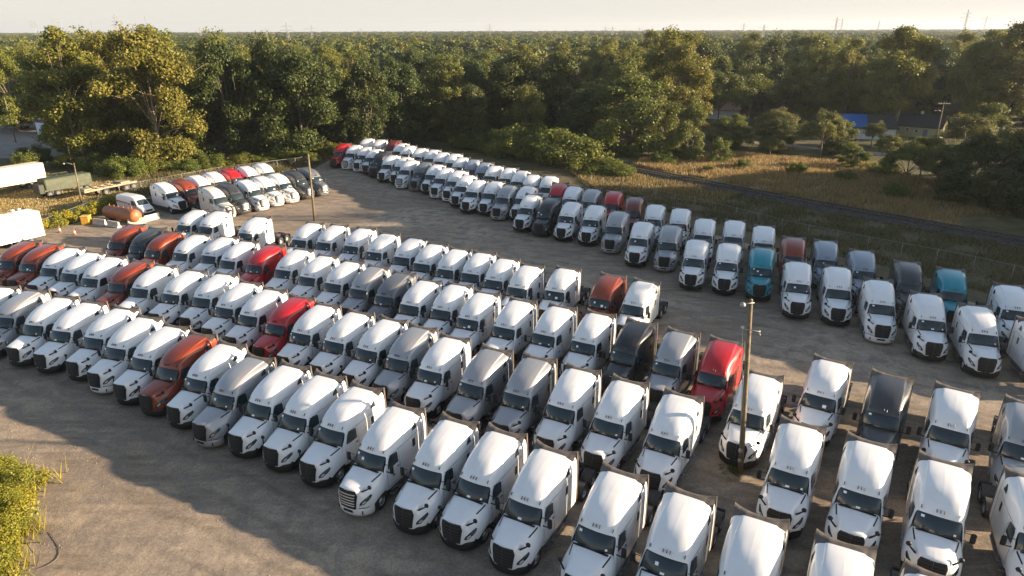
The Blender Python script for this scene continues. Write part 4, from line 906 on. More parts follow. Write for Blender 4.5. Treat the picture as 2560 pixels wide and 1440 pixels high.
# ------------------------------------------------------------------ houses
def house(name, loc, rz, L_, W_, hw, hr, wallm, roofm, label, wins=(), door=None, chim=None, over=.4, extra=None, group=None):
    root = empty(name, (*loc, 0), rz); tag(root, label, 'house', group)
    w = MB(); w.add([(-L_/2, -W_/2, 0), (L_/2, -W_/2, 0), (L_/2, W_/2, 0), (-L_/2, W_/2, 0), (-L_/2, -W_/2, hw), (L_/2, -W_/2, hw), (L_/2, W_/2, hw), (-L_/2, W_/2, hw), (-L_/2, 0, hr - .12), (L_/2, 0, hr - .12)],
        [(0, 1, 5, 4), (2, 3, 7, 6), (1, 2, 6, 9, 5), (3, 0, 4, 8, 7)]); w.obj('wall', wallm, root)
    r_ = MB(); th = .16; ex = over; sl_ = (hr - hw) / (W_ / 2)
    for s in (1, -1):
        y0, z0 = s * (W_ / 2 + ex), hw - sl_ * ex; V = [(-L_/2 - ex, y0, z0), (L_/2 + ex, y0, z0), (L_/2 + ex, 0, hr), (-L_/2 - ex, 0, hr), (-L_/2 - ex, y0, z0 + th), (L_/2 + ex, y0, z0 + th), (L_/2 + ex, 0, hr + th), (-L_/2 - ex, 0, hr + th)]
        F = [(0, 1, 2, 3), (7, 6, 5, 4), (0, 4, 5, 1), (1, 5, 6, 2), (3, 7, 4, 0)]; r_.add(V, F if s < 0 else [f[::-1] for f in F])
    ro = r_.obj('roof', roofm, root)
    if chim: MB().box((chim[0], chim[1], hr + .1), (.55, .55, 1.3), bev=.02).obj('chimney', M['white'], ro)
    for (x, z, ww, hh) in wins:
        f = MB(); f.box((x, -W_/2 - .02, z), (ww, .08, hh)); fo = f.obj('window', M['white'], root)
        g_ = MB(); 
        for dz in (-hh * .23, hh * .23): g_.box((x, -W_/2 - .07, z + dz), (ww * .78, .03, hh * .38))
        g_.obj('pane', M['glass'], fo)
    if door: MB().box((door, -W_/2 - .03, 1.02), (.95, .09, 2.04), bev=.01).obj('door', mat('door_paint', (.16, .17, .24), .6), root)
    return root
SHGL = mat('shingle_dark', (.035, .035, .04), .9, noise=(3, .7, 1.4)); SID = mat('siding_white', (.62, .60, .56), .7, noise=(2, .9, 1.05)); YEL = mat('siding_yellow', (.42, .38, .20), .7, noise=(2, .9, 1.05))
house('house', (99.5, 168.5), -.83 + .1, 12.5, 8.0, 2.7, 5.0, YEL, SHGL, 'low yellow house with dark roof, three small windows and a white chimney', wins=[(-2.6, 1.75, .8, .8), (-.7, 1.75, .8, .8), (1.3, 1.6, .8, .7)], door=3.2, chim=(.8, 1.0))
hw_ = house('house', (85.5, 166.5), -.15, 12.5, 8.5, 2.7, 5.2, SID, SHGL, 'white house whose dark roof is half covered by a blue tarp', wins=[(-4, 1.6, .8, .8)])
tp = MB(); sl_ = (5.2 - 2.7) / 4.25; n = 8; V = []; F = []
for i in range(n + 1):
    for j in range(n + 1):
        x = -5.9 + 5.6 * i / n + .9 * j / n; y = -4.45 + 4.45 * j / n; V.append((x, y, 5.2 + .2 + y * sl_ + .03 * math.sin(i * 2.1 + j)))
for i in range(n):
    for j in range(n): F.append((i * (n + 1) + j, (i + 1) * (n + 1) + j, (i + 1) * (n + 1) + j + 1, i * (n + 1) + j + 1))
tp.add(V, F, 0, True); to = tp.obj('roof_tarp', mat('blue_tarp', (.008, .10, .32), .45), None); to.location = hw_.location; to.rotation_euler = hw_.rotation_euler; tag(to, 'bright blue tarp spread over the white house roof', 'tarp')
house('shelter', (96.5, 192), 1.3, 8, 6.0, 2.4, 4.3, mat('dim_siding', (.10, .12, .11), .8), SHGL, 'small gabled shed with pale roof edges behind the blue tarp')
house('house', (62, 205), -.3, 11, 8, 2.7, 4.8, SID, mat('shingle_brown', (.22, .13, .09), .9), 'pale house hidden behind the flat topped locusts', group='houses in the wood')
house('house', (46, 196), -.1, 10, 8, 2.7, 4.8, SID, SHGL, 'low white house left of the flat topped locusts', group='houses in the wood')
# shed with white doors, west yard
sh = empty('storage_shed', (-113.6, 172.5, 0), -.42); tag(sh, 'long storage shed with white overhead doors and dark posts beyond the trees', 'shed')
MB().box((0, 2, 1.95), (17, 6, 3.9), bev=.05).obj('wall', mat('shed_wall', (.12, .12, .115), .8), sh)
MB().box((0, 2, 4.0), (17.8, 6.8, .18)).obj('roof', mat('shed_roof', (.10, .10, .10), .7), sh)
dm = MB().box((0, 0, 0), (3.4, .1, 3.1), bev=.02).mesh('overhead_door', mat('door_white', (.66, .70, .76), .6))
for k in range(4):
    o = link(bpy.data.objects.new('overhead_door', dm), sh); o.location = (-6.3 + 4.1 * k, -1.06, 1.6)
# far white sheds
for (x, y, w_, l_) in ((-543, 1500, 8, 24),):
    house('warehouse', (x, y), .2, l_, w_ * 2, 10, 13, mat('warehouse_wall', (.7, .69, .66), .6), M['white'], 'distant white warehouse showing among the trees near the horizon')

# ------------------------------------------------------------------ pylons
def pylon_mesh(h, base=7.0):
    mb = MB(); lv = [0, .22, .42, .58, .70, .80, .90, 1.0]; wd = [base, base * .68, base * .42, base * .26, base * .22, base * .2, base * .17, .3]; r_ = .11
    for i in range(len(lv) - 1):
        a, b_ = wd[i] / 2, wd[i + 1] / 2; za, zb = lv[i] * h, lv[i + 1] * h; ca = [(-a, -a), (a, -a), (a, a), (-a, a)]; cb_ = [(-b_, -b_), (b_, -b_), (b_, b_), (-b_, b_)]
        for k in range(4):
            mb.tube([(*ca[k], za), (*cb_[k], zb)], r_, 4, cap=False); mb.tube([(*ca[k], za), (*cb_[(k + 1) % 4], zb)], r_ * .6, 4, cap=False); mb.tube([(*ca[(k + 1) % 4], za), (*cb_[k], zb)], r_ * .6, 4, cap=False)
    return mb
def pylon_arms(h, arm):
    ar = MB()
    for z, w_ in ((.70, arm), (.80, arm * 1.15), (.90, arm * .9)):
        for s in (-1, 1): ar.tube([(0, 0, h * z + 1.1), (s * w_, 0, h * z)], .09, 4); ar.tube([(0, 0, h * z), (s * w_, 0, h * z)], .09, 4)
    return ar
PYM = pylon_mesh(48).mesh('tower', mat('pylon_steel', (.30, .30, .30), .6, .4)); PYA = pylon_arms(48, 7).mesh('crossarm', mat('pylon_arm_steel', (.30, .30, .30), .6, .4))
for _pi, (px, ty, D) in enumerate(sorted(((2400, 35, 620), (2240, 38, 900), (2282, 50, 1050), (2378, 58, 1150), (2437, 55, 1250), (1967, 52, 1000), (1979, 54, 1300), (1815, 66, 700), (1772, 62, 1500), (2057, 58, 1600), (448, 40, 900), (322, 45, 1200), (274, 50, 1500), (807, 58, 620), (622, 66, 1100), (762, 68, 700), (858, 64, 680), (962, 70, 1300), (1235, 62, 1200), (1480, 68, 1300), (1495, 68, 900), (1552, 70, 1000)))):
    x = (px - 1280) / 1677.5 * D * 1.075; h = 24.84 + (73 - ty) / 1677.5 * D * 1.075; o = empty('pylon', (x, D * .975, 0), random.uniform(-.5, .5)); o.scale = (1, 1, h / 48)
    tag(o, 'distant lattice pylon on the horizon, number %d counted from the left' % (_pi + 1), 'pylon', 'pylons along the horizon'); link(bpy.data.objects.new('tower', PYM), o); link(bpy.data.objects.new('crossarm', PYA), o)

# ------------------------------------------------------------------ evening haze
hb = MB(); hb.box((0, 2200, 29.2), (7000, 4800, 61)); hz_m = bpy.data.materials.new('haze'); hz_m.use_nodes = True; hn = hz_m.node_tree; hn.nodes.remove(hn.nodes['Principled BSDF'])
pv = hn.nodes.new('ShaderNodeVolumePrincipled'); pv.inputs['Color'].default_value = (.80, .87, .95, 1); pv.inputs['Density'].default_value = .00010; pv.inputs['Anisotropy'].default_value = .35
hn.links.new(pv.outputs[0], hn.nodes['Material Output'].inputs['Volume']); hzo = hb.obj('haze', hz_m); tag(hzo, kind='stuff')
# ------------------------------------------------------------------ yard objects
DULL = mat('dull_rim', (.11, .105, .09), .7)
def wheel_obj(root, x, y, z, r, w, name='wheel'):
    t = MB(); t.lathe([(r * .55, -w/2), (r * .9, -w/2), (r, -w * .35), (r, w * .35), (r * .9, w/2), (r * .55, w/2)], 'Y', (0, 0, 0), 18); o = t.obj(name, M['tyre'], root); o.location = (x, y, z)
    d = MB(); d.lathe([(r * .56, w * .42), (r * .4, w * .3), (r * .2, w * .45), (0, w * .45)], 'Y', (0, 0, 0), 14); d.lathe([(r * .56, -w * .42), (r * .4, -w * .3), (r * .2, -w * .45), (0, -w * .45)], 'Y', (0, 0, 0), 14); d.obj('rim', DULL, o)
def box_trailer(loc, rz, L_, h0, h1, m, label, wheels=True, vents=False, roofm=None):
    root = empty('box_trailer', (*loc, 0), rz); tag(root, label, 'trailer')      # +x = length, origin at one end
    b = MB(); b.box((-L_/2, 0, (h0 + h1) / 2), (L_, 2.55, h1 - h0), bev=.05); b.obj('box', m, root)
    rb = MB(); n = int(L_ / .6)
    for k in range(n):
        for s in (1, -1): rb.box((-.3 - k * .6, 1.285 * s, (h0 + h1) / 2), (.05, .025, h1 - h0 - .25))
    rb.box((-L_/2, 0, h0 - .05), (L_, 2.58, .1)); rb.obj('side_rib', m, root)
    lg = MB()
    for s in (1, -1): lg.box((-L_ + 2.4 if rz > 10 else -L_ * .82, .9 * s, h0 / 2), (.14, .14, h0)); lg.box((-L_ * .82, .9 * s, .04), (.3, .3, .08))
    lg.obj('landing_leg', M['galv'], root)
    for x in (-1.6, -2.9):
        for s in (1, -1): wheel_obj(root, x, .98 * s, .5, .5, .5)
    if vents:
        v = MB()
        for x in (-1.6, -2.3): v.tube([(x, 0, h1), (x, 0, h1 + .35)], .08, 8); v.lathe([(0, .34), (.18, .36), (.2, .46), (0, .58)], 'Z', (x, 0, h1), 10)
        v.obj('roof_vent', M['white'], root)
        MB().box((-2.7, -1.3, h1 - 1.3), (1.5, .03, .75)).obj('side_panel', mat('grey_panel', (.42, .41, .38), .6), root)
    return root
box_trailer((-59.8, 81.9), R(61), 13.5, 1.0, 4.0, mat('trailer_white', (.80, .79, .76), .5, noise=(.8, .95, 1.04)), 'long white trailer with roof vents at the left edge, nearest the cones', vents=True)
box_trailer((-80.6, 114.6), R(60), 13.5, 1.25, 4.0, mat('trailer_cream', (.66, .57, .43), .6, noise=(.8, .9, 1.05)), 'cream box trailer on landing legs in the west field')
OLV = mat('olive_drab', (.050, .060, .034), .7, noise=(2, .8, 1.25)); TAN = mat('faded_tan', (.24, .20, .13), .8, noise=(2, .8, 1.2))
mt = empty('tanker_trailer', (-72.6, 108.7, 0), R(58)); tag(mt, 'dark green military tanker with railed top beside the cream trailer', 'tanker')
b = MB(); pr = [(1.22, 1.3), (1.24, 2.0), (1.22, 2.75), (1.08, 2.93), (-1.08, 2.93), (-1.22, 2.75), (-1.24, 2.0), (-1.22, 1.3)]; V = []; F = []
for x in (-3.9, -3.75, 3.1, 3.25):
    k = .93 if abs(x + .3) > 3.5 else 1.0
    for (y, z) in pr: V.append((x, y * k, 2.1 + (z - 2.1) * k))
for i in range(3):
    for j in range(8): F.append((i * 8 + j, i * 8 + 8 + j, i * 8 + 8 + (j + 1) % 8, i * 8 + (j + 1) % 8))
F += [tuple(range(8)), tuple(range(31, 23, -1))]; b.add(V, F); b.box((-.3, 0, 1.15), (7.6, 2.2, .25)); b.obj('tank', OLV, mt)
rl = MB()
for x in (-3.2, -1.6, 0): rl.tube([(x, -.6, 2.9), (x, -.6, 3.6)], .03, 5)
rl.tube([(-3.6, -.6, 3.6), (0, -.6, 3.6)], .03, 5); rl.tube([(-3.6, .5, 3.3), (.4, .5, 3.3)], .03, 5); rl.obj('railing', OLV, mt)
MB().box((-4.4, 0, 1.5), (.9, 2.0, 1.5), bev=.1).obj('pump_locker', mat('dark_olive', (.03, .035, .025), .7), mt)
for x in (-3.4, -2.2, 2.3):
    for s in (1, -1): wheel_obj(mt, x, 1.0 * s, .55, .55, .4)
fb = empty('flatbed_trailer', (-65.9, 108.0, 0), R(64)); tag(fb, 'faded olive flatbed trailer with open frame parked before the tanker', 'trailer')
b = MB(); b.box((0, 1.05, 1.25), (9.0, .25, .28)); b.box((0, -1.05, 1.25), (9.0, .25, .28)); b.box((0, .35, 1.2), (9, .15, .3)); b.box((0, -.35, 1.2), (9, .15, .3))
for x in (-4.4, -3.2, -2, -.8, .4, 1.6, 2.8, 4.4): b.box((x, 0, 1.30), (.28, 2.3, .2))
b.box((2.6, 0, 1.5), (1.6, 2.0, .25)); b.box((-3.6, 0, 1.48), (1.2, 1.4, .2)); b.obj('frame', TAN, fb)
for x in (-1.0, 2.6, 3.9):
    for s in (1, -1): wheel_obj(fb, x, 1.0 * s, .58, .58, .42)
yt = box_trailer((-131, 187), R(8), 9, 1.0, 1.9, M['white'], 'low white trailer parked in the asphalt yard')

# panel van
van = empty('panel_van', (-54.5, 95.2, 0), R(-29)); tag(van, 'white high roof panel van with red lettering stripe on its side', 'van')
VN = [  # columns rear -> nose, rows centre -> sill (half)
 [(-2.95, 0, 2.62), (-2.95, .55, 2.60), (-2.95, .85, 2.45), (-2.96, .97, 1.6), (-2.96, .98, 1.0), (-2.94, .97, .38)],
 [(-2.6, 0, 2.70), (-2.6, .6, 2.68), (-2.6, .90, 2.50), (-2.6, 1.01, 1.6), (-2.6, 1.02, 1.0), (-2.6, 1.0, .36)],
 [(0, 0, 2.70), (0, .6, 2.68), (0, .90, 2.50), (0, 1.01, 1.6), (0, 1.02, 1.0), (0, 1.0, .36)],
 [(.95, 0, 2.60), (.95, .6, 2.57), (.95, .86, 2.40), (.98, 1.0, 1.6), (1.0, 1.02, 1.0), (1.0, 1.0, .36)],
 [(1.35, 0, 2.40), (1.33, .55, 2.36), (1.3, .78, 2.24), (1.7, .98, 1.5), (1.7, 1.01, 1.0), (1.7, 1.0, .36)],
 [(2.15, 0, 1.52), (2.12, .5, 1.50), (2.0, .84, 1.46), (2.0, .97, 1.25), (2.0, 1.0, .95), (2.0, .98, .36)],
 [(2.75, 0, 1.22), (2.72, .5, 1.20), (2.6, .85, 1.12), (2.55, .95, .95), (2.52, .98, .8), (2.5, .96, .36)],
 [(2.98, 0, .92), (2.95, .5, .90), (2.82, .84, .86), (2.72, .92, .8), (2.68, .95, .7), (2.66, .93, .36)],
 [(3.0, 0, .36), (2.97, .5, .36), (2.86, .84, .36), (2.76, .90, .36), (2.70, .93, .36), (2.66, .92, .34)]]
SV = Surf(VN, 40, 26); X, F = sym(SV, 'v', None); link(bpy.data.objects.new('body', np_mesh('body', X, F, PAINT['white'], smooth=True)), van)
MB().add([(-2.97, -.95, .4), (-2.97, .95, .4), (-2.97, .95, 1.8), (-2.97, .8, 2.5), (-2.97, -.8, 2.5), (-2.97, -.95, 1.8)], [(5, 4, 3, 2, 1, 0)]).obj('rear_door', PAINT['white'], van)
V, F = SV.patch([(0, 2.28), (.70, 2.20), (.78, 1.55), (0, 1.58)], (1, 2), .01, (3.8, 5.3, 0, 2.4), .06); wsm = MB().add(V, F, 0, True).add(*mir(V, F), 0, True); wsm.obj('windscreen', M['glass'], van)
for s in (1, -1):
    def vp(poly, nm, m_, off=.01, rnd=.05, box=(0, 8, 2, 4.4)):
        V, F = SV.patch(poly, (0, 2), off, box, rnd)
        if s < 0: V, F = mir(V, F)
        return MB().add(V, F, 0, True).obj(nm, m_, van)
    vp([(.55, 2.15), (1.25, 2.10), (1.72, 1.5), (.55, 1.45)], 'side_window', M['glass'])
    vp([(-2.85, 1.95), (.35, 1.72), (.35, 1.50), (-2.85, 1.62)], 'side_stripe', mat('stripe_red', (.42, .03, .03), .5), .008, 0)
    V, F = SV.patch([(.55, 1.05), (.86, 1.10), (.88, .86), (.62, .80)], (1, 2), .012, (5.5, 8, .5, 5), .04)
    if s < 0: V, F = mir(V, F)
    MB().add(V, F, 0, True).obj('headlight', M['lamp'], van)
    for x in (-1.75, 1.95): wheel_obj(van, x, .86 * s, .36, .36, .24)
    MB().box((1.45, 1.14 * s, 1.45), (.12, .22, .36), bev=.05).obj('mirror', M['plastic'], van)
lt = MB()
for s in (1, -1):
    for k in range(9): lt.box((-2.45 + k * .27, 1.03 * s, 1.72 - k * .018), (.14, .012, .15)); 
lt.obj('lettering', M['white'], van)
V, F = SV.patch([(0, .98), (.5, .96), (.48, .70), (0, .70)], (1, 2), .012, (5.5, 8, 0, 2.4), .03); MB().add(V, F, 0, True).add(*mir(V, F), 0, True).obj('grille', M['plastic'], van)
MB().box((2.97, 0, .46), (.12, 1.7, .24), bev=.05).obj('bumper', M['plastic'], van)

# orange tank lying by the barriers
tk = empty('storage_tank', (-54.3, 91.0, 0), R(-27)); tag(tk, 'rusty orange cylindrical tank lying beside the concrete barriers', 'tank')
ORT = mat('tank_orange', (.27, .092, .030), .55, noise=(1.5, .7, 1.2)); t_ = MB(); t_.lathe([(0, -3.35), (.5, -3.3), (.85, -3.05), (.92, -2.8), (.92, 1.9), (.93, 1.95), (.93, 2.05), (.92, 2.1), (.92, 2.8), (.85, 3.05), (.5, 3.3), (0, 3.35)], 'X', (0, 0, 1.05), 26); t_.obj('shell', ORT, tk)
ft_ = MB()
for x, hgt_ in ((-2.4, .25), (-1.4, .2), (-.5, .22), (.6, .25), (1.6, .2), (2.4, .35)): ft_.tube([(x, 0, 1.9), (x, 0, 1.98 + hgt_)], .07, 8)
ft_.obj('fitting', ORT, tk); MB().box((-1.8, 0, .22), (.3, 1.5, .44)).box((1.8, 0, .22), (.3, 1.5, .44)).obj('cradle', M['frame'], tk)
MB().box((2.75, -.35, 1.25), (.8, .5, 1.0), bev=.12).obj('end_cover', mat('cover_yellow', (.50, .27, .05), .7), tk)
# concrete barriers, copied
bm_ = MB(); pr = [(-.30, 0), (-.30, .12), (-.14, .35), (-.10, .80), (.10, .80), (.14, .35), (.30, .12), (.30, 0)]; V = [(x, y, z) for x in (-1.1, 1.1) for (y, z) in pr]
bm_.add(V, [(i, i + 1, i + 9, i + 8) for i in range(7)] + [tuple(range(8)), tuple(range(15, 7, -1))]); BM = bm_.mesh('concrete_barrier', M['concrete'])
for (x, y, a, lab) in ((-56.6, 89.3, -20, 'leftmost pale concrete barrier in front of the orange tank'), (-54.0, 88.1, -26, 'broken pale concrete barrier nearest the camera by the tank'), (-51.6, 89.6, 30, 'pale concrete barrier at the right end of the tank'), (-50.6, 91.6, 60, 'rearmost pale concrete barrier between tank and van')):
    o = link(bpy.data.objects.new('concrete_barrier', BM)); o.location = (x, y, 0); o.rotation_euler = (0, 0, R(a)); tag(o, lab, 'barrier', 'concrete barriers by the orange tank')
yb = empty('plastic_crate', (-58.5, 89.5, 0), R(8)); tag(yb, 'orange yellow box standing alone left of the barriers', 'crate'); MB().box((0, 0, .58), (1.05, .95, 1.1), bev=.06).obj('body', mat('crate_yellow', (.50, .26, .03), .6, noise=(2, .8, 1.1)), yb); MB().box((0, 0, 1.17), (1.15, 1.05, .1), bev=.03).obj('lid', mat('crate_lid', (.55, .36, .12), .6), yb)
gb = empty('waste_bin', (-61.2, 89.6, 0), .2); tag(gb, 'small dark green bin at the foot of the vines', 'bin'); MB().box((0, 0, .4), (.6, .6, .8), bev=.06).obj('body', mat('bin_green', (.02, .06, .03), .6), gb); MB().box((0, 0, .84), (.66, .66, .06), bev=.02).obj('lid', mat('bin_lid', (.02, .05, .03), .6), gb)
cbm = MB().box((0, 0, .03), (.36, .36, .05), bev=.01).mesh('base', M['rubber']); OC = mat('cone_orange', (.60, .09, .03), .5)
cm = MB(); cm.lathe([(.14, .05), (.11, .25)], n=14); cm.lathe([(.075, .45), (.03, .74), (0, .75)], n=14); cmw = MB(); cmw.lathe([(.11, .25), (.075, .45)], n=14); CM, CW = cm.mesh('cone_body', OC), cmw.mesh('reflective_band', M['paper'])
for (x, y, lab) in ((-59.7, 85.5, 'left orange traffic cone with white band on the gravel'), (-57.0, 84.3, 'right orange traffic cone with white band on the gravel')):
    o = empty('traffic_cone', (x, y, 0)); o.scale = (1.15,) * 3; tag(o, lab, 'cone', 'traffic cones near the white trailer')
    for n_, m_ in (('base', cbm), ('cone_body', CM), ('reflective_band', CW)): link(bpy.data.objects.new(n_, m_), o)
hs_ = MB(); hp = [(-24.6, 28.6, .03), (-24.0, 28.1, .04), (-23.5, 27.6, .03), (-23.15, 27.15, .03), (-23.0, 26.7, .03), (-23.1, 26.3, .04), (-23.5, 26.0, .03), (-24.0, 25.9, .03)]
hp = crom(np.array(hp), np.linspace(0, 7, 30)); hs_.tube([tuple(q) for q in hp], .014, 6); tag(hs_.obj('hose', mat('hose_brown', (.15, .11, .08), .7)), 'thin dark hose curled on the gravel beside the weeds', 'hose')
# weeds at the foot of the near pole
wd_ = [(13.3 + random.gauss(0, .35), 33.6 + random.gauss(0, .4), random.uniform(.05, .3), random.uniform(.12, .25)) for _ in range(16)]
mass('pole_weeds', wd_, 500, .05, LEAF['bsh'])

# ------------------------------------------------------------------ the trucks
TRUCKS = {
'R1':[('white','b',-44.34,55.28,-99.2),('silver','b',-41.17,54.37,-101.1),('white','b',-37.61,52.79,-102.7),('white','b',-34.54,51.6,-105),('white','b',-31.18,50.31,-106.2),('white','p',-28.37,48.49,-108.1),('white','b',-25.44,46.74,-109.4),('orange','b',-22.81,45.25,-110.1),('white','b',-20.01,43.62,-112.2),('silver','p',-17.25,41.49,-114),('white','b',-14.47,40.26,-114.4),('white','b',-11.78,38.85,-115.3),('white','b',-9.06,37.33,-116.4),('white','c',-6.22,34.93,-116.5),('white','b',-2.96,33.44,-116.9),('white','b',-0.24,32.23,-118.6),('white','b',2.4,30.53,-119),('white','b',5.76,28.55,-119.7),('white','b',8.7,26.87,-119.8),('white','b',11.52,25.22,-119),('white','b',14.6,23.45,-117.6),('white','b',17.54,21.64,-118.9)],
'R2':[('orange','b',-51.31,68.97,-99.4),('orange','b',-48.33,67.97,-101.4),('white','b',-45.2,66.6,-103.3),('white','b',-42.16,64.98,-104.4),('white','b',-39.3,63.55,-104.5),('orange','b',-35.88,62.11,-105.5),('white','b',-33,60.79,-106.8),('white','b',-29.45,59.35,-107.5),('white','b',-26.24,58.4,-108.6),('white','b',-23.17,56.09,-111),('white','b',-20.46,54.36,-112),('red','b',-17.57,52.53,-111.9),('white','b',-15,50.81,-113.4),('white','b',-11.93,49.25,-115.5),('white','b',-9.09,47.82,-116.7),('silver','p',-6.64,46.35,-115.4),('white','b',-4.09,44.54,-115.9),('silver','p',-0.99,42.57,-118.1),('silver','b',1.97,41.21,-117.5),('white','b',4.78,39.6,-118.6),('white','b',7.63,37.96,-120),('white','b',10.6,36.21,-119.8),('white','b',16.58,32.89,-120.2),('white','b',19.59,31.13,-121.8),('white','b',22.53,29.35,-121.8),('white','b',26.11,28.05,-115.6)],
'R3':[('orange','b',-43.43,75.29,-100.9),('charcoal','b',-40.13,73.79,-104.3),('orange','b',-37.6,72.22,-104.7),('white','b',-34.04,71.19,-107.4),('white','b',-30.63,70.24,-108),('white','b',-27.87,68.56,-109.3),('red','b',-24.63,67.15,-109.8),('white','b',-21.21,65.63,-111.1),('white','b',-18.17,63.55,-112.1),('white','b',-15.22,61.76,-113.1),('silver','b',-12.52,60.23,-113.2),('grey','b',-9.81,58.42,-114),('white','b',-7.28,56.4,-114.4),('white','b',-4.48,55.36,-114.7),('white','b',-2.04,53.37,-115.3),('white','b',0.99,51.63,-116.5),('white','b',4.18,50.24,-118.5),('white','b',7.12,48.83,-118.8),('black','b',10.02,47.13,-120.4),('silver','b',12.78,45.32,-120.5),('red','b',15.54,43.8,-120.2),('white','b',16.43,38.77,-121.9),('white','b',21.77,40.66,-123.9),('charcoal','b',24.64,38.48,-123.2),('white','b',27.78,36.75,-124.5),('silver','p',30.98,35,-125.5)],
'R4':[('white','b',-38.9,82.1,-102.7),('white','b',-35.9,81.41,-104.2),('white','b',-29.93,78.54,-106.3),('white','b',-22.78,75.77,-108.1),('white','b',-19.69,74.72,-109.2),('white','b',-16.34,73.37,-110),('white','b',-13.34,71.16,-110.7),('white','b',-10.05,69.41,-112.5),('white','b',-7.68,67.3,-112.8),('white','b',-5.15,65.54,-113.4),('white','b',-2.62,64.31,-112.7),('white','b',-0.29,62.45,-113.8),('white','b',2.01,60.39,-114.7),('white','b',5.36,59.51,-114.9),('orange','b',9.31,57.57,-116.8),('white','b',12.07,56,-118.4)],
'E1':[('red','b',-32.79,134.14,-102.3),('white','c',-29.96,132.22,-103.6),('white','p',-27.33,130.01,-103.8),('white','b',-25.16,127.54,-104.8),('black','b',-23.26,124.61,-104.2),('white','b',-20.85,120.61,-105.4),('white','b',-18.25,118.69,-107.5),('white','c',-16.88,115.68,-106.8),('grey','p',-14.22,113.59,-107.3),('white','b',-11.98,111.55,-107.9),('white','p',-10.11,108.59,-109.3),('white','p',-7.9,106.37,-110.4),('white','b',-6.39,102.81,-109.7),('white','b',-4.56,99.21,-110.1),('white','b',-2,98.15,-110),('silver','p',-0,95.49,-111),('white','b',2.73,94.86,-112.2),('white','b',3.13,89.64,-111.2),('black','b',5.53,87.5,-110.8),('white','b',8.17,85.47,-110.6),('white','b',10.97,83.67,-109.5),('silver','p',13.41,80.58,-109.7),('white','b',15.51,75.74,-110),('silver','p',18.39,74.21,-109.4),('white','b',19.92,68.61,-109.9),('white','b',22.92,67.31,-110.1),('teal','b',25.73,65.66,-109.3),('white','b',27.6,61.27,-108.9),('white','b',30.69,59.76,-109.9),('white','p',32.71,56.18,-109.5),('white','b',35.03,52.86,-109.7),('white','b',37.46,50.18,-110.1),('white','b',40.18,47.32,-105.6)],
'E2':[('white','b',-29.35,140.6,-100.8),('white','b',-26.4,138.91,-101.5),('darkred','b',-23.36,137.53,-102.8),('white','b',-21.21,134.08,-104.6),('white','b',-19.41,131.18,-104),('white','b',-16.81,128.09,-102.9),('white','b',-14.2,126.26,-104.2),('white','b',-12.22,123.44,-104.8),('white','b',-9.88,121.94,-106.9),('white','b',-8.35,118.17,-105.5),('bluegrey','b',-6.17,115.96,-105.5),('bluegrey','b',-4.07,113.12,-106.6),('white','b',-2.4,110.32,-107.3),('white','b',0.04,108.43,-107.3),('white','b',1.95,106.08,-108.1),('white','b',3.62,103.02,-107.7),('white','b',6.09,101.93,-106.8),('red','b',7.16,96.87,-105.1),('white','b',9.15,94.62,-108.3),('silver','b',11.55,92.84,-107.8),('red','b',14.35,91.52,-107),('brown','b',16.55,87.91,-104.8),('white','b',18.57,83.88,-107.9),('white','b',21.29,81.81,-108.3),('white','b',22.99,76.99,-108.2),('white','b',26.22,76.17,-109),('white','b',28.76,73.76,-108.4),('orange','b',30.34,69.21,-109.1),('bluegrey','b',33.19,67.98,-109.4),('bluegrey','b',35.33,64.61,-108.8),('charcoal','b',37.93,61.02,-110.5),('teal','b',40.84,58.92,-113.4),('white','b',43.37,54.74,-112.6)],
'N1':[('white','b',-52.49,98.28,-34.3),('orange','b',-50.64,100.47,-36.6),('white','b',-49.57,103.27,-38.5),('white','b',-48.14,106.04,-40.9),('red','b',-46.51,108.63,-42.7),('white','b',-44.57,110.65,-43.6),('white','b',-42.8,113.29,-44.4)],
'N2':[('pearl','c',-44.04,95.17,-38),('charcoal','c',-42.56,97.55,-40.4),('white','c',-40.65,99.75,-40.8),('white','c',-39.22,102.39,-41.6),('white','c',-37.56,104.5,-41.8),('charcoal','c',-35.86,107.08,-42),('grey','c',-34.06,109.23,-42.9)],
}
ROWN = {'R1': ('in the nearest row', 'trucks in the nearest row'), 'R2': ('in the second nearest row', 'trucks in the second nearest row'), 'R3': ('in the third nearest row', 'trucks in the third nearest row'),
        'R4': ('in the row by the open gravel', 'trucks in the row by the open gravel'), 'E1': ('in the far block front row', 'trucks in the front row of the far block'), 'E2': ('in the far block rear row', 'trucks in the rear row of the far block'),
        'N1': ('in the north corner rear row', 'trucks in the rear row of the north corner'), 'N2': ('in the north corner front row', 'trucks in the front row of the north corner')}
ORD = ['leftmost', 'second', 'third', 'fourth', 'fifth', 'sixth', 'seventh', 'eighth', 'ninth', 'tenth', 'eleventh', 'twelfth', 'thirteenth', 'fourteenth', 'fifteenth', 'sixteenth', 'seventeenth', 'eighteenth']
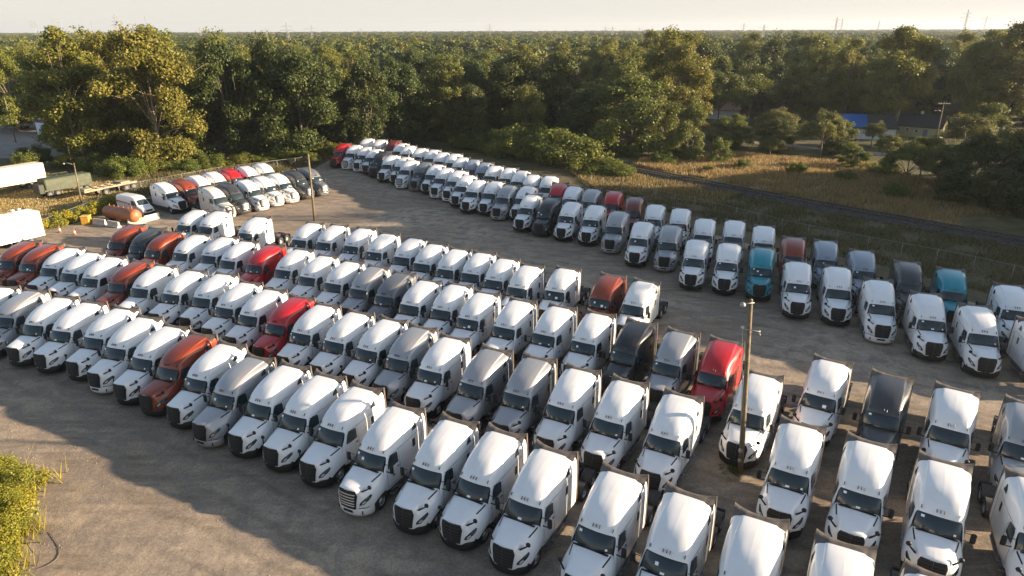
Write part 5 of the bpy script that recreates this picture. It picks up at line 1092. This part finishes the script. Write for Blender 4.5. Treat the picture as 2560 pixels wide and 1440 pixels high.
CN = {'bluegrey': 'blue grey', 'charcoal': 'charcoal grey', 'orange': 'burnt orange', 'darkred': 'dark red', 'brown': 'russet', 'grey': 'dark grey', 'silver': 'silver grey', 'pearl': 'pearl white'}
tr = random.Random(11)
for row, lst in TRUCKS.items():
    cols = [t[0] for t in lst]; n = len(lst)
    for i, (c, st, x, y, th) in enumerate(lst):
        cn = CN.get(c, c); st_w = {'b': '', 'p': ' with painted bumper', 'c': ' with chrome grille'}[st]
        if row in ('N1', 'N2') or c != 'white':
            k = sum(1 for q in cols[:i] if q == c); tot = cols.count(c)
            if tot == 1: lab = '%s truck%s %s' % (cn, st_w, ROWN[row][0])
            else: lab = '%s %s truck%s %s' % (ORD[k], cn, ' from the left' if k else '', ROWN[row][0])
        else:
            # counted from the nearest coloured truck
            best = min([j for j in range(n) if cols[j] != 'white'] or [0], key=lambda j: (abs(j - i), j)); k = abs(i - best)
            kc = [j for j in range(n) if cols[j] == cols[best]]; nm = CN.get(cols[best], cols[best])
            if cols[best] == 'white': lab = 'white truck %s from the left %s' % (ORD[i], ROWN[row][0])
            else:
                q = 'the' if len(kc) == 1 else ('the %s' % (ORD[kc.index(best)]))
                side = 'right' if i > best else 'left'; stp = {1: 'next', 2: 'second', 3: 'third', 4: 'fourth', 5: 'fifth', 6: 'sixth', 7: 'seventh', 8: 'eighth', 9: 'ninth', 10: 'tenth', 11: 'eleventh', 12: 'twelfth', 13: 'thirteenth', 14: 'fourteenth'}[k]
                lab = 'white truck %s %s of %s %s one %s' % (stp, side, q, nm, ROWN[row][0]); lab = lab if len(lab.split()) < 17 else lab.replace('silver grey', 'silver').replace('burnt orange', 'orange').replace('charcoal grey', 'charcoal').replace(' in the ', ', ')
        if len(lab.split()) > 16: print('LONG', lab)
        stk = [s for s, pr_ in ((0, .45), (1, .35), (2, .2), (3, .08), (4, .1)) if tr.random() < pr_]
        near = y < 60 or (row in ('R4', 'N2')) or (row == 'E1' and y < 90)
        tractor(c, st, (x, y, 0), R(th), lab, ROWN[row][1], stk, (tr.random() < .75, tr.random() < .75), near)
print('trucks', sum(len(v) for v in TRUCKS.values()), 'objects', len(bpy.data.objects))
